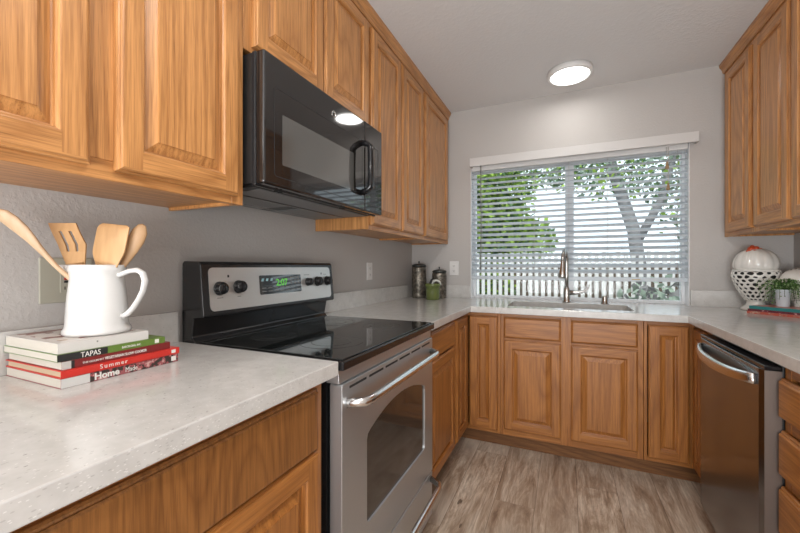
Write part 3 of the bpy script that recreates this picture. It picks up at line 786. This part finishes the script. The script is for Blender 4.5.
# ------------------------------------------------------------ dishwasher
t = thing('dishwasher', (2.1, -1.17, 0), 'brown-tinted stainless steel dishwasher under the right counter', 'dishwasher')
dya, dyb = -1.470, -.874; dx = 1.767
MB().box((1.820, dya+.004, .06), (2.40, dyb-.004, .866), M_black).box((1.93, dya+.01, 0), (2.38, dyb-.01, .06), M_black).build('tub_housing', t, bevel=.002)
# pillowed door panel with rounded vertical edges
sec = []
for k in range(25):
    s_ = -1+2*k/24; y = (dya+dyb)/2+(dyb-dya)/2*s_; sec.append((dx+.006*s_*s_+(.010*max(0, (abs(s_)-.95)/.05)**2), y))
pol = sec+[(1.818, dyb), (1.818, dya)]
MB().prism(pol, (0, 0, .105), X, Y, Z, .745, M_steel_z).build('door_panel', t, bevel=.002)
dp = bpy.data.objects['door_panel']
MB().box((1.7765, dya-.0012, .106), (1.8175, dya-.0002, .849), mat('door_edge_steel', (.20, .165, .145), .5, .8)).build('door_edge', dp)
MB().box((1.777, dya+.002, .8505), (1.818, dyb-.002, .863), M_blackg).build('control_strip', t, bevel=.002)
# pocket handle: arched bar and recess
pts, wd, tk_ = [], [], []
for k in range(25):
    s_ = -1+2*k/24; a = abs(s_); y = (dya+dyb)/2+.262*s_
    pts.append((dx-.001-.036*(1-a**2.6), y, .812-.012*(1-a*a)+.0)); wd.append(.0175+.003*(1-a)); tk_.append(.009+.002*(1-a))
MB().loft(pts, wd, tk_, Z, M_chrome, 12, power=3.2).build('handle', dp)
rp = [((dya+dyb)/2+.245*math.cos(a), .817+.022*math.sin(a)) for a in [2*PI*k/32 for k in range(32)]]
MB().prism(rp, (dx-.0008, 0, 0), Y, Z, X, .006, mat('handle_recess', (.25, .25, .25), .35, .9)).build('handle_recess', dp)
MB().box((1.86, dya+.01, .01), (1.875, dyb-.01, .10), M_black).build('kick_plate', t)

# ------------------------------------------------------------ outlets
def duplex(label, O, U, N, wdt, hgt, m, gfci=False, decora=False):
    O, U, N = Vector(O), Vector(U), Vector(N)
    t = thing('wall_outlet', O, label, 'outlet')
    def B(mb, u, v, a, b, d0, d1, mm): mb.obox(O+U*u+Z*v+N*((d0+d1)/2), (U, Z, N), (a, b, (d1-d0)/2), mm)
    mb = MB(); B(mb, 0, 0, wdt/2, hgt/2, .0002, .006, m); pl_ = mb.build('cover_plate', t, bevel=.002)
    for s_ in (-1, 1): MB().lathe([(.003, 0), (.003, .0012)], O+Z*s_*.048+N*.0058, M_slot if gfci else m, 8, axis=N).build('screw', pl_)
    mb = MB(); B(mb, 0, 0, .0165, .0335, .006, .0085, m); f = mb.build('receptacle', t, bevel=.001)
    for s_ in (-1, 1):
        mb = MB(); c = s_*.021
        B(mb, -.0065, c, .0012, .0042, .0084, .0088, M_slot); B(mb, .0065, c, .0012, .0036, .0084, .0088, M_slot)
        mb.lathe([(.0024, 0), (.0024, .0004)], O+Z*(c-.0085)+N*.0085, M_slot, 10, axis=N)
        mb.build('slots', f)
    if gfci:
        mb = MB(); B(mb, 0, .0035, .0085, .0028, .0084, .0105, M_redb); mb.build('reset_button', t)
        mb = MB(); B(mb, 0, -.004, .0085, .0028, .0084, .0105, M_slot); mb.build('test_button', t)
    return t
duplex('almond double-width outlet plate with red button, on the left wall behind the pitcher', (0, -2.432, 1.133), Y, X, .115, .118, M_almond, gfci=True)
duplex('white wall outlet between the range and the canisters', (0, -.765, 1.137), Y, X, .072, .116, M_plate)
duplex('white wall outlet on the back wall, left of the window', (.378, 0, 1.155), X, -Y, .075, .116, M_plate)

# ------------------------------------------------------------ books
def book(label, x0, x1, ya, yb, z, th, cover, page=M_paper, spine_side='+x', hard=False, name='book', extra_cover=None, group=None, rot=0):
    t = thing(name, ((x0+x1)/2, (ya+yb)/2, z), label, 'book', group)
    c = .0022 if hard else .001
    lip = .003 if hard else .0
    mb = MB().box((x0, ya, z), (x1, yb, z+c), cover).box((x0, ya, z+th-c), (x1, yb, z+th), extra_cover or cover)
    if spine_side == '+x': mb.box((x1-c, ya, z+c), (x1, yb, z+th-c), cover)
    else: mb.box((x0, ya, z+c), (x1, ya+c, z+th-c), cover)
    mb.build('cover', t, bevel=.0008 if hard else 0)
    mb = MB()
    if spine_side == '+x': mb.box((x0+lip+.001, ya+lip+.0008, z+c), (x1-c, yb-lip-.0008, z+th-c), page)
    else: mb.box((x0+lip+.001, ya+c, z+c), (x1-lip-.001, yb-lip-.001, z+th-c), page)
    mb.build('pages', t)
    if rot: t.rotation_euler = (0, 0, rot)
    return t
GB = 'cookbooks stacked under the pitcher'
def m_photo(name, c1, c2, c3, s=30):
    m = mat(name, rough=.3); t_ = NT(m); n = t_.noise(t_.pos(seed=False), s, 2); t_.link(t_.ramp(n, [(.38, c1), (.5, c2), (.62, c3)], 'CONSTANT'), 'Base Color'); return m
zb = CT+.0003
bk = book('bottom cookbook of the near left stack, white and dark pink mosaic spine reading Home', .022, .262, -2.556, -2.303, zb, .0205, flat('pink_cover', (.33, .05, .07)), group=GB)
xs = .2622
mb = MB().box((xs, -2.556, zb+.0005), (xs+.0006, -2.505, zb+.020), flat('spine_white', (.66, .65, .63)))
mb.box((xs, -2.505, zb+.0005), (xs+.0006, -2.303, zb+.020), m_photo('mosaic_spine', (.05, .035, .03), (.36, .10, .11), (.58, .36, .33), 90)); mb.build('spine_print', bk)
text('title_lettering', 'Home', .0200, (xs+.0008, -2.497, zb+.0035), Y, Z, M_whitetext, bk, bold=.0006)
text('title_lettering', 'Made', .0160, (xs+.0008, -2.434, zb+.0040), Y, Z, M_whitetext, bk, squash=.8)
mb = MB().box((xs+.0006, -2.322, zb+.004), (xs+.001, -2.309, zb+.016), M_whitetext); mb.build('library_sticker', bk)
zb += .0208
bk = book('bright red hardcover cookbook second from the bottom of the near left stack', .022, .264, -2.557, -2.300, zb, .0165, flat('red_cover', (.62, .035, .025)), flat('beige_pages', (.56, .44, .30), .8), hard=True, group=GB)
text('title_lettering', 'Summer', .0135, (.2645, -2.487, zb+.0045), Y, Z, M_whitetext, bk, space=1.35)
mb = MB().box((.2641, -2.322, zb+.004), (.2646, -2.311, zb+.013), M_whitetext); mb.build('library_sticker', bk)
zb += .0168
bk = book('dark maroon slow cooker cookbook in the middle of the near left stack', .025, .258, -2.553, -2.322, zb, .0175, flat('maroon_cover', (.20, .02, .02)), group=GB)
xs = .2582
mb = MB().box((xs, -2.553, zb+.0005), (xs+.0005, -2.537, zb+.017), flat('spine_pale', (.55, .53, .5))).box((xs, -2.537, zb+.0005), (xs+.0005, -2.531, zb+.017), M_blacktext); mb.build('spine_print', bk)
text('title_lettering', 'THE GOURMET', .0060, (xs+.0004, -2.517, zb+.0055), Y, Z, M_whitetext, bk)
text('title_lettering', 'VEGETARIAN SLOW COOKER', .0088, (xs+.0004, -2.474, zb+.0050), Y, Z, M_whitetext, bk, bold=.0001, squash=.78)
zb += .0178
bk = book('black and green tapas cookbook second from the top of the near left stack', .022, .257, -2.560, -2.335, zb, .0155, flat('green_cover', (.13, .22, .04)), group=GB)
xs = .2572
mb = MB().box((xs, -2.560, zb+.0003), (xs+.0005, -2.468, zb+.0152), M_blacktext); mb.build('spine_print', bk)
text('title_lettering', 'TAPAS', .0165, (xs+.0007, -2.520, zb+.0018), Y, Z, M_whitetext, bk, squash=.80)
text('title_lettering', 'BARCELONA, INC.', .0070, (xs+.0007, -2.438, zb+.0050), Y, Z, M_whitetext, bk, squash=.75)
mb = MB().box((xs, -2.361, zb+.003), (xs+.0006, -2.351, zb+.0125), M_whitetext); mb.build('library_sticker', bk)
zb += .0158
bk = book('thick white cookbook on top of the near left stack, directly under the pitcher', .022, .252, -2.557, -2.374, zb, .022, flat('white_cover', (.66, .64, .61)), extra_cover=flat('white_front_cover', (.62, .59, .56)), group=GB)
mb = MB().box((.03, -2.54, zb+.022), (.22, -2.385, zb+.0224), m_photo('cover_photo', (.20, .06, .04), (.62, .58, .54), (.42, .30, .22), 14)); mb.build('cover_photograph', bk)
mb = MB().box((.2520, -2.487, zb+.013), (.2524, -2.484, zb+.0165), M_graymark); mb.build('publisher_mark', bk)
BOOKTOP = zb+.0225

# ------------------------------------------------------------ pitcher
PC = Vector((.1715, -2.4443, BOOKTOP+.0003))
RT = Vector((.912, .409, 0)).normalized(); FW = Vector((-.409, .912, 0)).normalized()
t = thing('pitcher', PC, 'white glazed ceramic pitcher holding wooden utensils, standing on the cookbooks', 'pitcher')
sp_a = math.atan2(-RT.y, -RT.x)
def prf(r, z, a):
    da = (a-sp_a+PI) % (2*PI)-PI
    k = max(0, (z-.095)/.068)
    return r*(1+.92*min(1.0, k)**2.2*math.exp(-(da/.34)**2))
K_ = .80
prof_o = [(.074, 0), (.0835, .001), (.0848, .006), (.083, .012), (.0785, .016), (.077, .024), (.0755, .05), (.0735, .08), (.070, .11), (.0665, .135), (.0680, .146), (.0705, .150), (.0715, .155), (.0705, .1605), (.070, .165)]
prof_i = [(.0660, .165), (.0640, .14), (.066, .11), (.0715, .05), (.070, .012), (.001, .010)]
prof_o = [(a*K_, b) for a, b in prof_o]; prof_i = [(a*K_, b) for a, b in prof_i]
MB().lathe(prof_o+prof_i, PC, M_ceramic, 56, rf=prf, caps=(True, False)).build('pitcher_body', t)
hp = [(.047, .138), (.058, .142), (.078, .150), (.097, .152), (.110, .144), (.1155, .126), (.111, .102), (.100, .080), (.087, .060), (.074, .046), (.062, .040)]
hs = [PC+RT*a+Z*b for a, b in hp]
MB().loft(hs, [.010, .0095, .009, .009, .0095, .0095, .0095, .009, .009, .0095, .010], [.007, .006, .006, .0065, .0065, .006, .0055, .0055, .006, .0065, .007], FW, M_ceramic, 14).build('handle', t)

# utensils: local frame around the pitcher (a = right, b = away, c = up from pitcher base)
def L3(a, b, c): return PC+RT*a+FW*b+Z*c
GU = 'wooden utensils in the pitcher'
def utensil(name, label, spec, wdir, m, cat='utensil'):
    pts = [L3(*p[:3]) for p in spec]
    o = MB().loft(pts, [p[3] for p in spec], [p[4] for p in spec], wdir, m, 16).build(name, origin=L3(0, 0, .02))
    return tag(o, label, cat, GU)
utensil('wooden_spoon', 'pale long-handled wooden spoon leaning far left out of the pitcher', [(0.03, 0.03, 0.018, 0.005, 0.005), (-0.0632, -0.045, 0.1642, 0.0055, 0.005), (-0.0751, -0.052, 0.1838, 0.0065, 0.005), (-0.0867, -0.059, 0.2031, 0.0085, 0.0055), (-0.0981, -0.066, 0.2232, 0.012, 0.0055), (-0.1103, -0.074, 0.2429, 0.0155, 0.006), (-0.1244, -0.082, 0.261, 0.017, 0.006), (-0.1359, -0.09, 0.2744, 0.0155, 0.006), (-0.1437, -0.097, 0.2811, 0.009, 0.005), (-0.1469, -0.1, 0.2828, 0.002, 0.002)], RT*.55+Z*.80-FW*.2, M_beech2)
utensil('wooden_spoon', 'round-topped darker wooden spoon behind and between the two spatulas', [(-0.004, 0.03, 0.018, 0.0055, 0.005), (-0.008, 0.036, 0.1411, 0.0066, 0.005), (-0.01, 0.037, 0.1773, 0.0099, 0.005), (-0.012, 0.038, 0.2034, 0.0171, 0.006), (-0.014, 0.038, 0.2266, 0.0215, 0.006), (-0.015, 0.039, 0.2477, 0.0204, 0.006), (-0.015, 0.039, 0.2629, 0.0121, 0.006), (-0.015, 0.039, 0.269, 0.0033, 0.002)], RT, M_beech3)
utensil('wooden_spoon', 'wooden spoon leaning right at the handle side of the pitcher', [(-0.02, 0.01, 0.018, 0.005, 0.005), (0.038, 0.014, 0.145, 0.006, 0.005), (0.056, 0.016, 0.175, 0.009, 0.005), (0.067, 0.018, 0.2, 0.0145, 0.0065), (0.079, 0.02, 0.227, 0.0185, 0.007), (0.088, 0.021, 0.248, 0.017, 0.006), (0.093, 0.022, 0.264, 0.009, 0.004), (0.093, 0.022, 0.268, 0.002, 0.002)], RT*.86-Z*.5+FW*.35, M_beech3)
def spatula():
    t = thing('wooden_spatula', L3(0, 0, .02), 'broad solid wooden spatula standing upright at the right of the pitcher', 'utensil', GU)
    rows = [(.006, .056, .158), (.004, .058, .167), (-.004, .0685, .190), (-.006, .071, .200), (-.001, .076, .232), (.0025, .079, .255), (.006, .0795, .262), (.014, .072, .2665)]
    us = [0, .1, .3, .5, .7, .9, 1]
    vv = [L3(a+(b-a)*u, -.012+.012*k/7-.004*math.sin(PI*u), c-.006*u*min(1, k/4)) for k, (a, b, c) in enumerate(rows) for u in us]; n = len(us)
    MB().add(vv, [(j_*n+i_, j_*n+i_+1, (j_+1)*n+i_+1, (j_+1)*n+i_) for j_ in range(len(rows)-1) for i_ in range(n-1)], M_beech, smooth=True).build('spatula_head', t, solid=.005, bevel=.0012)
    MB().loft([L3(.0, -.016, .02), L3(.027, -.015, .14), L3(.031, -.014, .168)], [.006, .011, .022], [.0045, .0045, .002], RT, M_beech, 12).build('spatula_handle', t)
spatula()
# slotted turner
def turner():
    t = thing('slotted_turner', L3(0, 0, .02), 'slotted wooden turner with two long slots, leaning left in the pitcher', 'utensil', GU)
    rows = [(-.056, -.013, .155), (-.058, -.012, .168), (-.074, -.0135, .197), (-.084, -.016, .214), (-.104, -.036, .247), (-.1155, -.0475, .267)]
    us = [0, .27, .37, .62, .72, 1]
    vv = [L3(a-.004+(b-a)*u, -.022+.02*k/5, c) for k, (a, b, c) in enumerate(rows) for u in us]; n = len(us); ff = []
    for j in range(len(rows)-1):
        for i in range(n-1):
            if i in (1, 3) and j in (2, 3): continue
            ff.append((j*n+i, j*n+i+1, (j+1)*n+i+1, (j+1)*n+i))
    MB().add(vv, ff, M_beech, smooth=False).build('turner_head', t, solid=.0045, bevel=.001)
    MB().loft([L3(.01, -.024, .02), L3(-.028, -.024, .14), L3(-.034, -.022, .168)], [.006, .009, .018], [.0045, .0045, .002], RT, M_beech, 12).build('turner_handle', t)
turner()

# ------------------------------------------------------------ canisters and green pot
def canister(x, y, r, h, label):
    t = thing('canister', (x, y, CT), label, 'canister', 'pressed tin canisters')
    z0 = CT+.0005
    MB().lathe([(r*.97, 0), (r, .003), (r, h*.12), (r*.975, h*.135), (r, h*.15), (r, h*.80), (r*.975, h*.815), (r, h*.83), (r, h*.96), (r*.93, h)], (x, y, z0), M_tin, 40).build('canister_body', t)
    MB().lathe([(r*.9, 0), (r*1.0, .002), (r*1.0, .012), (r*.92, .017), (r*.6, .024), (r*.12, .028)], (x, y, z0+h), M_tinlid, 40).build('lid', t)
    MB().lathe([(.004, .026), (.003, .032), (.007, .037), (.0075, .042), (.004, .047), (.0005, .048)], (x, y, z0+h), M_tinlid, 16).build('lid_knob', t)
    # embossed lettering band
    mb = MB(); mb.lathe([(r*1.004, h*.35), (r*1.012, h*.36), (r*1.012, h*.62), (r*1.004, h*.63)], (x, y, z0), M_tin, 40, caps=(False, False)); mb.build('embossed_band', t)
canister(.117, -.132, .058, .252, 'taller of the two dark pressed-tin canisters, in the corner')
canister(.278, -.088, .058, .205, 'shorter dark pressed-tin canister, right of the tall one')
t = thing('green_pot', (.282, -.262, CT), 'small olive-green ceramic pot in front of the tin canisters', 'pot')
r_ = .059
MB().lathe([(r_*.84, .0005), (r_*.88, .004), (r_*.90, .06), (r_*.93, .10), (r_*1.03, .103), (r_*1.04, .118), (r_*1.0, .124), (r_*.93, .124), (r_*.9, .1), (r_*.8, .02), (.001, .015)], (.282, -.262, CT), M_green, 40).build('pot_body', t)
tow = thing('cloth_napkin', (.30, -.245, CT+.02), 'white and black folded cloth poking out of the green pot', 'cloth')
mb = MB()
mb.loft([(.275, -.262, CT+.05), (.278, -.262, CT+.115), (.292, -.260, CT+.145), (.315, -.256, CT+.148), (.336, -.252, CT+.135), (.344, -.250, CT+.115)], [.012, .022, .024, .02, .014, .006], [.008, .010, .010, .009, .007, .004], Y, mat('white_cloth', (.62, .63, .58), .8), 12)
mb.build('cloth_fold', tow); pass
MB().loft([(.262, -.262, CT+.06), (.262, -.262, CT+.13), (.270, -.262, CT+.152), (.282, -.262, CT+.160)], [.01, .016, .014, .005], [.006, .008, .007, .003], Y, M_blacktext, 10).build('dark_stripe', tow)

# ------------------------------------------------------------ hen ornament
HC = Vector((2.232, -.150, CT))
t = thing('hen_ornament', HC, 'white openwork ceramic hen with a red comb, in the right back corner', 'ornament')
mb = MB().lathe([(.062, .0005), (.070, .004), (.066, .012), (.045, .030), (.040, .045), (.044, .06), (.03, .062)], HC, M_cream, 40); mb.build('foot', t)
def bowl_r(z):   # z from 0 (neck) to 1 (rim)
    pr_ = [(0, .045), (.15, .060), (.35, .080), (.6, .099), (.8, .108), (.93, .110), (1.0, .104)]
    for (a, ra), (b, rb) in zip(pr_, pr_[1:]):
        if z <= b: return ra+(rb-ra)*(z-a)/(b-a)
    return .104
def lattice():
    rj = random.Random(3); mb = MB(); rows, cols = 8, 18; z0, z1 = .055, .232
    def S(cu, cv): 
        v = min(max(cv, 0), 1); a = 2*PI*cu/cols; r = bowl_r(v); return HC+Vector((r*math.cos(a), r*math.sin(a), z0+(z1-z0)*v))
    J = {}
    def vert(key):
        if key not in J: J[key] = (rj.uniform(-.22, .22), rj.uniform(-.024, .024) if 0 < key[1] < rows*3 else 0)
        return J[key]
    vs, fs = [], []; idx = {}
    def gid(i, j):   # honeycomb corner in half-columns i, third-rows j
        i %= cols*2; key = (i, j)
        if key not in idx:
            dx_, dv = vert(key); idx[key] = len(vs); vs.append(S(i/2+dx_, j/(rows*3)+dv)); 
        return idx[key]
    def cen(pts): return sum((Vector(p) for p in pts), Vector())/len(pts)
    for rr in range(rows):
        for c in range(cols):
            i0 = 2*c+(rr % 2); j0 = rr*3
            ks = [(i0, j0+0 if rr else 0), (i0+1, j0-1 if rr else 0), (i0+2, j0), (i0+2, j0+2), (i0+1, j0+3), (i0, j0+2)]
            ids = [gid(*k) for k in ks]; P_ = [vs[k] for k in ids]; cc = cen(P_)
            sc_ = rj.uniform(.42, .78); b = len(vs)
            vs.extend([cc+(p-cc)*sc_ for p in P_])
            for k in range(6): fs.append((ids[k], ids[(k+1) % 6], b+(k+1) % 6, b+k))
    mb.add(vs, fs, M_cream, smooth=True)
    o = mb.build('openwork_basket', t, solid=.007, subsurf=1)
lattice()
MB().lathe([(.036, .062), (.05, .078), (.068, .11), (.088, .15), (.097, .19), (.097, .225)], HC, M_black, 32).build('hole_shade_liner', t)  # added black liner, stands for the shade seen through the basket holes
MB().lathe([(.096, 0), (.106, .004), (.104, .012), (.094, .013)], HC+Z*.226, M_cream, 48).build('basket_rim', t)
def lobes(r, z, a): return r*(1+.045*(abs(math.sin(a*6))-.5)*(1 if z > .01 else .3))
MB().lathe([(.094, 0), (.100, .015), (.102, .035), (.096, .062), (.083, .088), (.062, .108), (.038, .120), (.016, .126), (.002, .128)], HC+Z*.236, M_cream, 96, rf=lobes).build('lobed_lid', t)
mb = MB(); rj = random.Random(5)
for dx_, dy_, dz_, rr in ((-.040, -.030, .340, .016), (-.018, -.040, .336, .017), (.004, -.036, .338, .016), (-.030, -.022, .356, .016), (-.008, -.024, .358, .016), (-.022, -.016, .368, .012), (.012, -.020, .350, .013)):
    c = HC+Vector((dx_, dy_, dz_)); mb.lathe([(rr*math.sin(PI*q/8), -rr*math.cos(PI*q/8)) for q in range(1, 8)], c, M_red, 12)
mb.build('red_comb', t)

t = thing('bird_ornament', (2.345, -.335, CT), 'white ceramic bird with black feather strokes, behind the potted plant', 'ornament')
BC = Vector((2.370, -.287, CT))
# ovoid body on a small foot, lying low
mb = MB(); pts, wd, tk_ = [], [], []
for k in range(17):
    s_ = -1+2*k/16; pts.append(BC+Vector((.0+.085*s_, -.035*s_, .155+.012*s_))); q = max(.02, math.sqrt(max(0, 1-s_*s_))); wd.append(.075*q); tk_.append(.095*q)
mb.loft(pts, wd, tk_, Y, M_cream, 28); mb.build('bird_body', t)
MB().lathe([(.045, .0005), (.046, .006), (.032, .02), (.028, .05), (.036, .075)], BC, M_cream, 32).build('pedestal', t)
mb = MB(); rj = random.Random(9)
for k in range(22):
    a = rj.uniform(-2.5, -.9)*1.0; s_ = rj.uniform(-.85, .1); ph = rj.uniform(.55, 1.3)
    q = math.sqrt(1-s_*s_); c = BC+Vector((.085*s_, -.035*s_, .155))+Vector((0, -math.cos(ph)*.0765*q, math.sin(ph)*.0965*q))
    d_ = Vector((rj.uniform(-1, 1), 0, rj.uniform(.3, 1))).normalized(); n_ = Vector((0, -math.cos(ph), math.sin(ph)))
    d_ = (d_-n_*d_.dot(n_)).normalized(); mb.tube([c-d_*.009, c+n_*.001, c+d_*.009], [.001, .0032, .001], M_blacktext, 6)
mb.build('feather_strokes', t)

# ------------------------------------------------------------ right hand books and plant
GR = 'books stacked on the right counter'
z_ = CT+.0003
def rbook(label, u0, ln, dp, z, th, cover, top=None):
    t = book(label, 0, ln, 0, dp, 0, th, cover, spine_side='-y', extra_cover=top, group=GR)
    for c in t.children:      # parts are measured from the front left corner of the spine
        c.location = (ln/2, dp/2, 0)
    t.location = (2.126+.667*u0, -.340-.745*u0, z); t.rotation_euler = (0, 0, -math.atan2(.745, .667)); return t
t1 = rbook('bottom book of the right counter stack, salmon red with a pale pattern', 0, .245, .17, z_, .0135, m_photo('salmon_spine', (.45, .10, .07), (.40, .16, .12), (.50, .30, .24), 60)); z_ += .0137
t2 = rbook('dark maroon book in the middle of the right counter stack', .003, .238, .165, z_, .0115, m_photo('maroon_spine', (.12, .02, .03), (.16, .03, .05), (.45, .25, .25), 80)); z_ += .0117
t3 = rbook('teal book on top of the right counter stack, with a pink cover', .010, .236, .165, z_, .0165, flat('teal_cover', (.03, .20, .20)), flat('teal_top', (.04, .22, .22)))
BASE[t3.name] = Vector((0, 0, 0)); o = MB().box((.012, .012, .0165), (.225, .155, .0169), flat('pink_top_print', (.50, .20, .17))).build('cover_photograph', t3)
z_ += .0172
PCn = Vector((2.270, -.350, z_+.0003))
t = thing('potted_plant', PCn, 'small trailing green plant in a pale bucket pot on the right-hand books', 'plant')
MB().lathe([(.024, 0), (.025, .002), (.031, .080), (.0335, .082), (.0335, .090), (.031, .091), (.029, .080), (.001, .078)], PCn, M_potw, 32).build('plant_pot', t)
MB().lathe([(.0285, 0), (.001, .003)], PCn+Z*.0795, M_soil, 20).build('soil', t)
mb = MB(); rj = random.Random(21)
lf = [M_leaf, mat('small_leaf_pale', (.30, .42, .20), .5), mat('small_leaf_dark', (.05, .12, .03), .5)]
for s_ in range(120):
    a = rj.uniform(0, 2*PI) if s_ % 3 else rj.uniform(-1.4, .4)
    out = rj.uniform(.03, .095); up = rj.uniform(.015, .065); drop = rj.uniform(-.075, .03) if rj.random() < .6 else rj.uniform(0, .03)
    p0 = PCn+Z*.085; D_ = Vector((math.cos(a), math.sin(a), 0))
    if D_.y > .5: out *= .5
    pts = [p0+D_*.008, p0+D_*out*.5+Z*up, p0+D_*out+Z*(up*.6+drop*.4), p0+D_*(out*1.12)+Z*drop]
    pts[-1].z = max(pts[-1].z, CT+.056)
    mb.tube(pts, .0008, lf[2], 4)
    for q in range(10):
        f_ = (q+1)/10*(len(pts)-1); i_ = min(int(f_), len(pts)-2); c = pts[i_].lerp(pts[i_+1], f_-i_)
        d_ = Vector((rj.uniform(-1, 1), rj.uniform(-1, 1), rj.uniform(-.6, .9))).normalized(); n_ = d_.orthogonal().normalized(); sd = d_.cross(n_); L_ = rj.uniform(.006, .011)
        mb.add([c, c+d_*L_*.5+sd*L_*.38, c+d_*L_, c+d_*L_*.5-sd*L_*.38], [(0, 1, 2, 3)], lf[rj.choice((0, 0, 1, 2))])
mb.build('foliage', t)

# ------------------------------------------------------------ outside
tag(MB().box((-8, T+.01, -.35), (12, 16, -.25), M_ground).build('ground'), kind='structure')
t = thing('picket_fence', (1.2, 2.6, -.25), 'pale picket fence standing outside beyond the window', 'fence')
x = -1.6; rj = random.Random(2)
while x < 4.6:
    w_ = .046+rj.uniform(-.003, .003); hgt = 1.36+rj.uniform(-.01, .01)
    MB().box((x, 2.58, -.22), (x+w_, 2.60, hgt), M_fence).build('picket', t); x += .0835
for z_ in (.1, 1.12): MB().box((-1.6, 2.60, z_), (4.6, 2.64, z_+.08), M_fencer).build('fence_rail', t)
tag(MB().box((-3, 3.60, -.25), (6.0, 3.64, 1.22), M_fencer).build('picket_backdrop', origin=(1.5, 3.6, -.25)), 'plain dark brown backdrop sheet added behind the pale pickets', 'fence')  # backdrop added so the gaps between the pickets look dark
def leaves(mb, c, rad, n, size, mats, rj):
    for _ in range(n):
        while True:
            p = Vector((rj.uniform(-1, 1), rj.uniform(-1, 1), rj.uniform(-1, 1)))
            if p.length < 1: break
        p = Vector(c)+Vector((p.x*rad[0], p.y*rad[1], p.z*rad[2]))
        d_ = Vector((rj.uniform(-1, 1), rj.uniform(-1, 1), rj.uniform(-.8, .8))).normalized(); n_ = d_.orthogonal().normalized()
        n_.rotate(Matrix.Rotation(rj.uniform(0, PI), 3, d_)); sd = d_.cross(n_); L_ = size*rj.uniform(.6, 1.3)
        mb.add([p, p+d_*L_*.5+sd*L_*.3, p+d_*L_, p+d_*L_*.5-sd*L_*.3], [(0, 1, 2, 3)], rj.choice(mats))
def tree(name, label, base, trunk, blobs, n, size, mats, seed, r0=.09):
    t = thing(name, base, label, 'tree' if 'tree' in name else 'shrub'); rj = random.Random(seed)
    mb = MB()
    for pts, ra, rb in trunk:
        k = len(pts); mb.tube(pts, [ra+(rb-ra)*i/(k-1) for i in range(k)], M_bark, 10)
    mb.build('trunk', t)
    mb = MB()
    for c, rad, fr in blobs: leaves(mb, c, rad, int(n*fr), size, mats, rj)
    mb.build('foliage', t)
tree('leafy_tree', 'bright green leafy tree outside the left half of the window', (-.9, 4.8, -.25), [([(-.9, 4.8, -.25), (-.6, 4.8, 1.2), (-.5, 4.8, 2.2)], .10, .05), ([(-.6, 4.8, 1.2), (0, 4.8, 2.0)], .05, .03)],
     [((-1.3, 4.8, 2.2), (1.0, .6, 1.1), 1), ((-.35, 5.0, 1.95), (1.0, .6, .85), 1.1), ((-.1, 4.9, 2.9), (.9, .5, .7), .55), ((.35, 4.9, 1.7), (.7, .5, .5), .5), ((-.6, 4.7, 3.0), (1.0, .6, .5), .4)], 3600, .125, [M_leafA, M_leafA, M_leafB], 4)
tree('olive_tree', 'grey-trunked sparse tree outside the right half of the window', (2.3, 3.3, -.25),
     [([(2.35, 3.3, -.25), (2.22, 3.3, .9), (2.12, 3.3, 1.7), (1.85, 3.3, 2.6), (1.75, 3.3, 3.4)], .11, .06), ([(2.15, 3.3, 1.5), (2.45, 3.3, 2.1), (2.7, 3.3, 3.2)], .06, .04), ([(2.9, 3.5, -.25), (2.85, 3.5, 1.5), (2.95, 3.5, 3.1)], .07, .05)],
     [((2.0, 3.4, 2.7), (1.1, .5, .55), 1), ((2.9, 3.5, 2.2), (.6, .4, .7), .5), ((1.2, 3.6, 2.75), (.6, .4, .3), .35)], 1700, .085, [M_leafA, M_leafC, M_leafC, M_leafB], 8)
tree('garden_shrub', 'low shrub growing behind the left part of the fence outside', (-.3, 3.1, -.25), [([(-.3, 3.1, -.25), (-.3, 3.1, .8)], .04, .02)], [((-.3, 3.1, .7), (.9, .3, .75), 1)], 2200, .07, [M_leafB, M_leafA], 14)
tree('garden_shrub', 'grey-leaved plant standing in front of the right part of the fence', (2.1, 2.1, -.25), [([(2.1, 2.1, -.25), (2.1, 2.1, .9)], .03, .01)], [((2.15, 2.1, .55), (.45, .25, .5), 1)], 500, .12, [M_leafC, M_bark], 15)
